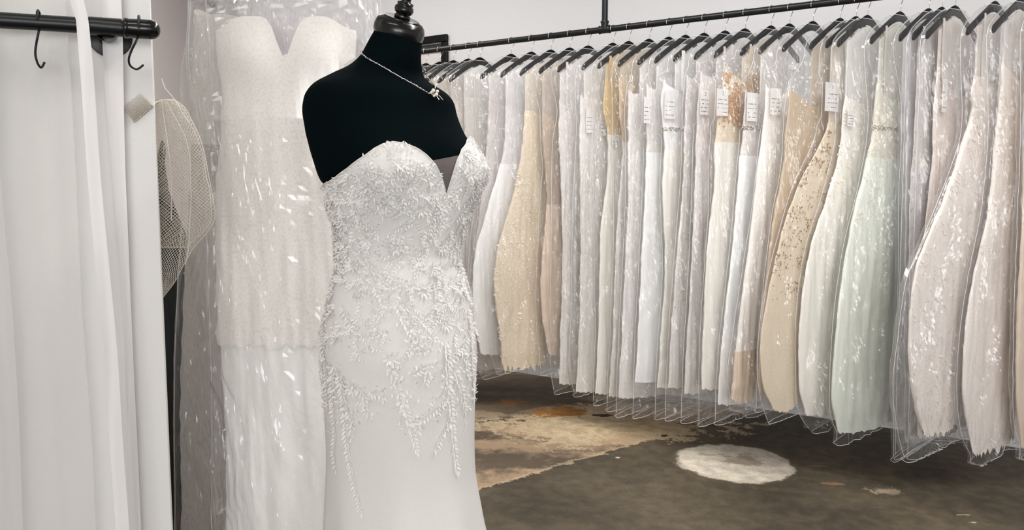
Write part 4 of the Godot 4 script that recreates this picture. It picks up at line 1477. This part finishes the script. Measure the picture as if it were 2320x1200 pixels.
func dress_form() -> void:
	var c := at_depth(905, 425, FORM_Z)
	form_c = Vector3(c.x, 0, c.z)
	form_f = Vector3(sin(form_turn), 0, cos(form_turn))
	form_r = Vector3(cos(form_turn), 0, -sin(form_turn))
	rings = solve_rings([
		[280, 690, 1045, 0.62, 0.95], [311, 692, 1067, 0.66, 0.95], [340, 698, 1085, 0.70, 0.95], [369, 709, 1098, 0.72, 0.95], [388, 716, 1103, 0.73, 0.95], [426, 732, 1094, 0.72, 0.95], [461, 740, 1079, 0.72, 0.96], [515, 757, 1056, 0.74, 0.98], [549, 760, 1044, 0.76, 1.0], [576, 762, 1038, 0.78, 1.0], [614, 759, 1047, 0.80, 1.0], [656, 749, 1059, 0.80, 1.0],
		[702, 737, 1069, 0.80, 1.0], [745, 729, 1075, 0.82, 1.0], [790, 727, 1080, 0.84, 1.0], [837, 730, 1080, 0.85, 1.0], [933, 735, 1076, 0.88, 1.0], [1017, 739, 1075, 0.9, 1.0], [1075, 738, 1077, 0.92, 1.0], [1158, 735, 1090, 0.94, 1.0], [1200, 733, 1098, 0.95, 1.0], [1300, 722, 1122, 0.95, 1.0], [1450, 690, 1165, 0.96, 1.0], [1600, 640, 1225, 0.96, 1.0], [1715, 590, 1280, 0.96, 1.0]], 1.0)
	body_rings = solve_rings([
		[62, 853, 957, 0.98, 1.0], [92, 836, 957, 0.98, 1.0], [111, 826, 955, 0.98, 1.0], [127, 817, 954, 0.95, 1.0], [145, 800, 955, 0.85, 1.0], [158, 783, 957, 0.74, 1.0], [170, 760, 962, 0.66, 1.0], [184, 735, 979, 0.60, 0.98], [196, 715, 1001, 0.57, 0.96], [209, 701, 1018, 0.56, 0.94], [226, 690, 1029, 0.56, 0.93], [248, 685, 1034, 0.57, 0.93], [268, 685, 1040, 0.58, 0.94], [290, 689, 1049, 0.60, 0.95],
		[311, 693, 1059, 0.63, 0.95], [340, 701, 1072, 0.66, 0.95], [372, 711, 1082, 0.69, 0.95], [400, 721, 1086, 0.70, 0.95], [426, 735, 1078, 0.70, 0.95], [461, 750, 1066, 0.70, 0.96], [515, 768, 1042, 0.72, 0.98], [576, 776, 1022, 0.76, 1.0], [656, 765, 1042, 0.78, 1.0], [745, 747, 1056, 0.80, 1.0], [820, 752, 1052, 0.80, 1.0]], 0.62)
	find_neck()
	var t := thing("dress_form", "black jersey dress form with glossy turned neck cap", "mannequin", form_c)
	var pts := PackedVector3Array()
	var n := 96
	var hs: float = body_rings[-1][0]
	var h0: float = body_rings[0][0]
	for i in 110:
		var h := lerpf(h0, hs, i / 109.0)
		var rg := ring_at(body_rings, h)
		rg[0] = h
		for k in n:
			var phi := wrapf(TAU * k / n, -PI, PI)
			var p := ring_point(rg, phi, 0.62)
			# under the gown the form keeps clear of the cloth
			var under := smoothstep(0.012, -0.004, h - neck_h(phi))
			if under > 0.0:
				p = p.lerp(gown_at(phi, h) - (form_r * sin(phi) + form_f * cos(phi)) * 0.007, under)
			pts.append(p - form_c)
	var b := MB.new()
	b.grid(pts, 110, n, true)
	part("torso", b, M.form_jersey, t)
	# neck cap, tilted forward with the neck
	var top := ring_at(body_rings, hs)
	var cp := Vector3(form_c.x + top[3], hs, form_c.z)
	var lean := deg_to_rad(24.0)
	var up := (Vector3.UP * cos(lean) + form_f * sin(lean)).normalized()
	var bx := form_r
	var cap_b := Basis(bx, up, bx.cross(up))
	# where the photograph shows the cap's middle
	var cc := at_depth(905, 66, FORM_Z - 0.005) - form_c
	var tr := Transform3D(cap_b, cc)
	b = MB.new()
	b.lathe([[0.046, -0.016], [0.0565, -0.014], [0.0575, -0.008], [0.0572, 0.002], [0.0545, 0.012], [0.049, 0.0185], [0.0425, 0.0215], [0.0405, 0.0225], [0.0395, 0.0245], [0.0385, 0.0252], [0.0, 0.0255]], 48, tr)
	part("neck_cap", b, M.black_gloss, t)
	b = MB.new()
	b.lathe([[0.012, 0.024], [0.0175, 0.0255], [0.0185, 0.030], [0.0145, 0.0335], [0.0195, 0.037], [0.0215, 0.043], [0.0205, 0.049], [0.0165, 0.053], [0.0185, 0.0555], [0.0175, 0.059], [0.0105, 0.061], [0.011, 0.067], [0.0155, 0.09], [0.0185, 0.105], [0.019, 0.114], [0.016, 0.124], [0.010, 0.131], [0.0, 0.133]], 32, tr)
	part("finial", b, M.black_gloss, t)
	# under the skirt: post and foot
	b = MB.new()
	b.tube(PackedVector3Array([Vector3(0, 0.03, 0), Vector3(0, h0 + 0.05, 0)]), 0.016, 16)
	part("post", b, M.black_gloss, t)
	b = MB.new()
	b.lathe([[0.0, 0.0], [0.15, 0.0], [0.15, 0.012], [0.11, 0.02], [0.03, 0.04], [0.018, 0.06]], 32)
	part("foot", b, M.black_gloss, t)
	b = MB.new()
	var q0 := at_depth(797, 145, FORM_Z + 0.035) - form_c
	b.box(Vector3(-0.017, -0.009, -0.0004), Vector3(0.017, 0.009, 0.0004), Transform3D(Basis(Vector3(0, 0, 1), deg_to_rad(32)) , q0))
	part("paper_tag", b, M.paper, t, false)
	necklace()
	white_gown()

func on_torso(px: float, py: float, lift: float) -> Vector3:
	# the torso's surface at a pixel
	var zd := FORM_Z - 0.06
	var p := Vector3.ZERO
	for it in 4:
		var h := at_depth(px, py, zd).y
		var rg := ring_at(body_rings, h)
		rg[0] = h
		var lo := deg_to_rad(-127.0)
		var hi := deg_to_rad(53.0)
		for k in 22:
			var m := (lo + hi) / 2
			if seen_at(ring_point(rg, m, 0.62)).x < px: lo = m
			else: hi = m
		var phi := (lo + hi) / 2
		p = ring_point(rg, phi, 0.62)
		p += (form_r * sin(phi) + form_f * cos(phi)) * lift
		zd = -p.z
	return p

func necklace() -> void:
	var path := PackedVector3Array()
	var px := [[822, 113], [826, 122], [836, 132], [850, 141], [866, 151], [884, 163], [902, 174], [920, 184], [938, 194], [952, 203], [966, 211], [976, 215]]
	var up := [[976, 213], [980, 196], [975, 185], [968, 176], [962, 167], [958, 160]]
	var t := thing("necklace", "silver chain necklace with pearl cluster pendant on dress form", "necklace", on_torso(976, 212, 0.004))
	for q in px: path.append(on_torso(q[0], q[1], 0.007))
	var path2 := PackedVector3Array()
	for q in up: path2.append(on_torso(q[0], q[1], 0.007))
	# round the back of the neck
	var a := path[0]
	var e := path2[path2.size() - 1]
	var back := PackedVector3Array()
	for k in range(0, 13):
		var u := k / 12.0
		var h := lerpf(e.y, a.y, u) + 0.012 * sin(u * PI)
		var rg := ring_at(body_rings, h)
		rg[0] = h
		var phi := lerpf(deg_to_rad(53), deg_to_rad(233), u)
		var w := ring_point(rg, phi, 0.0)
		back.append(w + (form_r * sin(phi) + form_f * cos(phi)) * 0.007)
	back[0] = e
	back[12] = a
	for seg in [[path, 30], [path2, 9], [back, 22]]:
		var pp: PackedVector3Array = seg[0]
		var b := MB.new()
		var rel := PackedVector3Array()
		for p in pp: rel.append(p - t.position)
		b.tube(rel, 0.0008, 5)
		part("chain", b, M.silver, t)
		var cv := Curve3D.new()
		for p in rel: cv.add_point(p)
		var len := cv.get_baked_length()
		for k in int(seg[1]):
			var u := (k + 0.5) / float(seg[1])
			var p := cv.sample_baked(len * u)
			var dr := (cv.sample_baked(len * minf(1.0, u + 0.02)) - cv.sample_baked(len * maxf(0.0, u - 0.02))).normalized()
			var sd := dr.cross(Vector3.UP).normalized()
			b = MB.new()
			b.ball(p, Vector3(0.0045 if k % 2 == 0 else 0.0028, 0.0017, 0.0019), 6, Basis(dr.rotated(sd, 0.5 * sin(k * 2.3)), sd.cross(dr), sd))
			part("link", b, M.silver, t)
	for q in [[979, 193, 4.2], [974, 205, 4.6], [983, 207, 4.0], [970, 209, 3.2], [981, 214, 4.4], [976, 217, 3.0]]:
		var b := MB.new()
		b.ball(on_torso(q[0], q[1], 0.0085) - t.position, Vector3.ONE * (q[2] * 0.001), 12)
		part("pearl", b, M.pearl, t)
	for q in [[984, 218, 988, 226], [988, 215, 996, 226]]:
		var b := MB.new()
		b.tube(PackedVector3Array([on_torso(q[0], q[1], 0.006) - t.position, on_torso(q[2], q[3], 0.008) - t.position]), 0.0011, 6)
		part("dangle", b, M.silver, t)

func leaf_on(phi: float, h: float, dir: Vector2, size: float, lift: float) -> Transform3D:
	# dir: (along the surface sideways, up), lift tilts the tip away
	var p := gown_at(phi, h)
	var tx := (gown_at(phi + 0.02, h) - p).normalized()
	var ty := (gown_at(phi, h + 0.004) - p).normalized()
	var n := tx.cross(ty).normalized()
	if n.dot(form_r * sin(phi) + form_f * cos(phi)) < 0: n = -n
	var y := (tx * dir.x + ty * dir.y).normalized()
	y = (y + n * lift).normalized()
	var x := y.cross(n).normalized()
	var z := x.cross(y).normalized()
	return Transform3D(Basis(x * size, y * size, z * size), p + n * 0.0012 - form_c)

func white_gown() -> void:
	var t := thing("wedding_gown", "white strapless crepe gown with leafy lace worn by dress form", "gown", form_c)
	var cols := 200
	var rows := 150
	var pts := PackedVector3Array()
	var hem := 0.012
	for r in rows:
		var v := r / (rows - 1.0)
		for k in cols:
			var phi := PI - TAU * k / cols
			var h := lerpf(neck_h(phi), hem, pow(v, 1.15))
			pts.append(gown_at(phi, h) - form_c)
	# bodice and skirt share the waist line
	var split := 62
	var b := MB.new()
	b.grid(pts.slice(0, (split + 1) * cols), split + 1, cols, true)
	part("bodice", b, M.gown_crepe, t)
	b = MB.new()
	b.grid(pts.slice(split * cols), rows - split, cols, true)
	part("skirt", b, M.gown_crepe, t)
	# rolled edge of the neckline
	var rim := PackedVector3Array()
	for k in cols + 1:
		rim.append(pts[k % cols] + (form_r * sin(PI - TAU * k / cols) + form_f * cos(PI - TAU * k / cols)) * 0.0005)
	b = MB.new()
	b.tube(rim, 0.0016, 6, false)
	part("neckline_edge", b, M.gown_crepe, t)
	# grey mesh set into the plunging neckline
	pts = PackedVector3Array()
	var m := 15
	var c0 := find_on_gown(978, 364)
	var c1 := find_on_gown(1040, 352)
	for r in 12:
		for k in m:
			var phi := lerpf(c0.x, c1.x, k / (m - 1.0))
			var lo := neck_h(phi) - 0.006
			var hi := lerpf(c0.y, c1.y, k / (m - 1.0))
			pts.append(gown_at(phi, lerpf(maxf(hi, lo), lo, r / 11.0)) - (form_r * sin(phi) + form_f * cos(phi)) * 0.0025 - form_c)
	b = MB.new()
	b.grid(pts, 12, m, false)
	part("mesh_insert", b, M.illusion_mesh, t).set_meta("label", "grey mesh insert")
	lace(t)

func lace(t: Node3D) -> void:
	var r := RandomNumberGenerator.new()
	r.seed = 77
	var singles := []     # [size, transform]
	var rest := []
	# trailing vines: pixels along each, then leaf length
	var vines := [
		[[770, 850], [778, 900], [782, 940], [785, 985], [790, 1030], [798, 1075], [808, 1118], [818, 1160]],
		[[758, 830], [752, 880], [756, 930], [760, 985], [756, 1020], [762, 1062]],
		[[800, 870], [826, 900], [830, 935]],
		[[790, 930], [800, 960], [796, 990]],
		[[880, 830], [898, 870], [908, 905], [920, 935], [930, 965], [938, 995], [944, 1022]],
		[[925, 960], [940, 955], [948, 975]],
		[[1010, 780], [1012, 830], [1018, 890], [1022, 940], [1026, 990], [1030, 1030], [1034, 1068]],
		[[1012, 900], [996, 920], [974, 938], [958, 952]],
		[[1016, 960], [1000, 985], [988, 1018]],
		[[1030, 840], [1044, 880], [1052, 930]],
		[[1045, 790], [1055, 820], [1060, 845]],
		[[970, 840], [962, 870], [972, 862]],
		[[840, 890], [858, 895], [866, 900]],
		[[905, 890], [912, 930]],
		[[935, 850], [955, 838], [975, 828]],
		[[1060, 700], [1066, 760], [1070, 830], [1072, 900]],
		[[735, 720], [733, 780], [740, 840], [742, 920]],
		[[780, 700], [800, 745], [830, 765], [860, 750]],
		[[900, 690], [915, 730], [940, 770], [930, 800]],
		[[985, 640], [990, 690], [1000, 730]],
		[[850, 650], [870, 690], [850, 730]],
	]
	for vi in vines.size():
		var vn: Array = vines[vi]
		var cv := Curve2D.new()
		for q in vn: cv.add_point(Vector2(q[0], q[1]))
		var len := cv.get_baked_length()
		var k := 0
		var s := 0.0
		while s < len:
			var q := cv.sample_baked(s)
			var q2 := cv.sample_baked(minf(len, s + 4.0))
			if s + 4.0 > len: q2 = q + (q - cv.sample_baked(len - 6.0))
			var d := (q2 - q).normalized()
			var f := find_on_gown(q.x, q.y)
			var dir := Vector2(d.x, -d.y)
			var end := s / len
			for side in [-1, 1]:
				var dd := dir.rotated(side * r.randf_range(0.45, 1.0))
				var sz := r.randf_range(0.0115, 0.0155) * lerpf(1.1, 0.8, end)
				singles.append([sz, leaf_on(f.x + side * 0.006, f.y, dd, sz, r.randf_range(0.05, 0.4))])
			if q.y < 970.0:
				for x in 3:
					var off := Vector2(r.randfn(0, 13), r.randfn(0, 9))
					var fo := find_on_gown(clampf(q.x + off.x, 728, 1076), q.y + off.y)
					var so := r.randf_range(0.008, 0.0125)
					rest.append([so, leaf_on(fo.x, fo.y, Vector2.UP.rotated(r.randf() * TAU), so, r.randf_range(0.1, 0.6))])
			s += 9.0
			k += 1
		var fe := find_on_gown(vn[-1][0], vn[-1][1])
		var de := Vector2(vn[-1][0] - vn[-2][0], -(vn[-1][1] - vn[-2][1])).normalized()
		singles.append([0.014, leaf_on(fe.x, fe.y, de, 0.014, 0.1)])
	# open flowers
	for q in [[885, 812], [1010, 736], [948, 590], [870, 470], [955, 476], [905, 372], [1062, 350], [815, 452], [772, 862], [1018, 812], [900, 560], [1000, 560], [800, 600], [830, 545], [960, 660], [870, 640], [798, 880], [1000, 470], [930, 420], [860, 400], [1068, 395]]:
		var f := find_on_gown(q[0], q[1])
		if f.y > neck_h(f.x) - 0.012: continue
		for ring in 2:
			var cnt := 9 if ring == 0 else 6
			for k in cnt:
				var a := TAU * k / cnt + ring * 0.3
				var d := Vector2(cos(a), sin(a))
				var sz := (0.0165 if ring == 0 else 0.011) * r.randf_range(0.85, 1.1)
				var h := f.y + d.y * 0.004
				singles.append([sz, leaf_on(f.x + d.x * 0.03, h, d, sz, 0.15 + 0.35 * ring)])
	# sprays scattered over bodice and hips, thinning out downwards, all round
	for k in 1900:
		var phi := r.randf_range(-PI, PI)
		var h := lerpf(0.86, 1.46, pow(r.randf(), 0.75))
		var nh := neck_h(phi)
		if h > nh - 0.006: continue
		var keep := smoothstep(0.86, 1.1, h) * 0.62 + 0.3 * nz.get_noise_2d(phi * 160.0, h * 700.0)
		if h > 1.14: keep = 0.9 + 0.5 * nz.get_noise_2d(phi * 160.0, h * 700.0)
		if r.randf() > keep: continue
		var a := r.randf_range(0, TAU)
		var n := r.randi_range(4, 7)
		var turn := r.randf_range(-0.35, 0.35)
		var pp := Vector2(phi, h)
		for j in n:
			var d := Vector2(cos(a), sin(a))
			for side in [-1, 1]:
				if pp.y > neck_h(pp.x) - 0.004: continue
				var sz := r.randf_range(0.0075, 0.0125)
				rest.append([sz, leaf_on(pp.x, pp.y, d.rotated(side * r.randf_range(0.4, 1.0)), sz, r.randf_range(0.1, 0.65))])
			pp += Vector2(d.x * 0.0075 / 0.15, d.y * 0.0075)
			a += turn
	# small leaves standing along the neckline
	for k in 110:
		var phi := lerpf(-PI, PI, (k + r.randf()) / 110.0)
		var h := neck_h(phi) - r.randf_range(0.001, 0.008)
		if absf(phi - 0.12) < 0.3: continue
		if (phi < -0.95 and phi > -2.3) and r.randf() < 0.6: continue
		rest.append([0.009, leaf_on(phi, h, Vector2(r.randf_range(-0.9, 0.9), r.randf_range(0.0, 1.0)), r.randf_range(0.007, 0.011), r.randf_range(0.1, 0.8))])
	singles.sort_custom(func(p, q): return p[0] > q[0])
	for k in range(300, singles.size()): rest.append(singles[k])
	var lm := MB.new()
	lm.put(leaf_v, leaf_i, Transform3D.IDENTITY)
	var mesh := lm.mesh()
	for k in mini(300, singles.size()):
		var o := piece("lace_leaf", mesh, M.lace_thread, t)
		o.transform = singles[k][1]
	var b := MB.new()
	for e in rest:
		b.put(leaf_v, leaf_i, e[1])
	part("lace_foliage", b, M.lace_thread, t).set_meta("kind", "stuff")
	print("leaves: ", singles.size(), " + ", rest.size())
	# beads and sequins
	b = MB.new()
	for k in 620:
		var phi := r.randf_range(-PI, PI)
		var h := lerpf(0.8, 1.44, sqrt(r.randf()))
		if h > neck_h(phi) - 0.01: continue
		var rad := r.randf_range(0.0009, 0.0016)
		b.ball(gown_at(phi, h, 0.002) - form_c, Vector3(rad, rad, rad), 5)
	part("seed_beads", b, M.crystal, t).set_meta("kind", "stuff")

# ---------------------------------------------------------------- all of it
func _ready() -> void:
	rng.seed = 5
	nz.noise_type = FastNoiseLite.TYPE_SIMPLEX
	nz.frequency = 0.01
	nz.fractal_octaves = 2
	nz.seed = 2
	camera_and_light()
	materials()
	place_rail()
	lamps()
	room()
	print("room ", Time.get_ticks_msec())
	dress_form()
	print("form ", Time.get_ticks_msec())
	rack()
	side_rack()
	print("racks ", Time.get_ticks_msec())

func lamps() -> void:
	var along := atan2(-rail_d.z, rail_d.x)  # the twin tubes are added to brighten the gown rail and side wall
	var spots := [[-0.6, -0.6, 0.0, 1, "over the open floor before the partition"], [-1.6, -5.0, 0.0, 2, "added behind the partition to brighten its side wall"],
		[-0.25, -3.55, along, 2, "added beside the short rail to brighten the gown rail"], [0.35, -2.75, along, 2, "added to brighten the gowns by the hanging pipe"], [1.25, -2.05, along, 2, "added to brighten the middle of the gown rail"], [2.2, -1.35, along, 2, "added to brighten the near end of the gown rail"]]
	for s in spots:
		ceiling_lamp(Vector3(s[0], CEIL_H - 0.001, s[1]), s[2], s[3], "white tube light on the ceiling " + s[4])
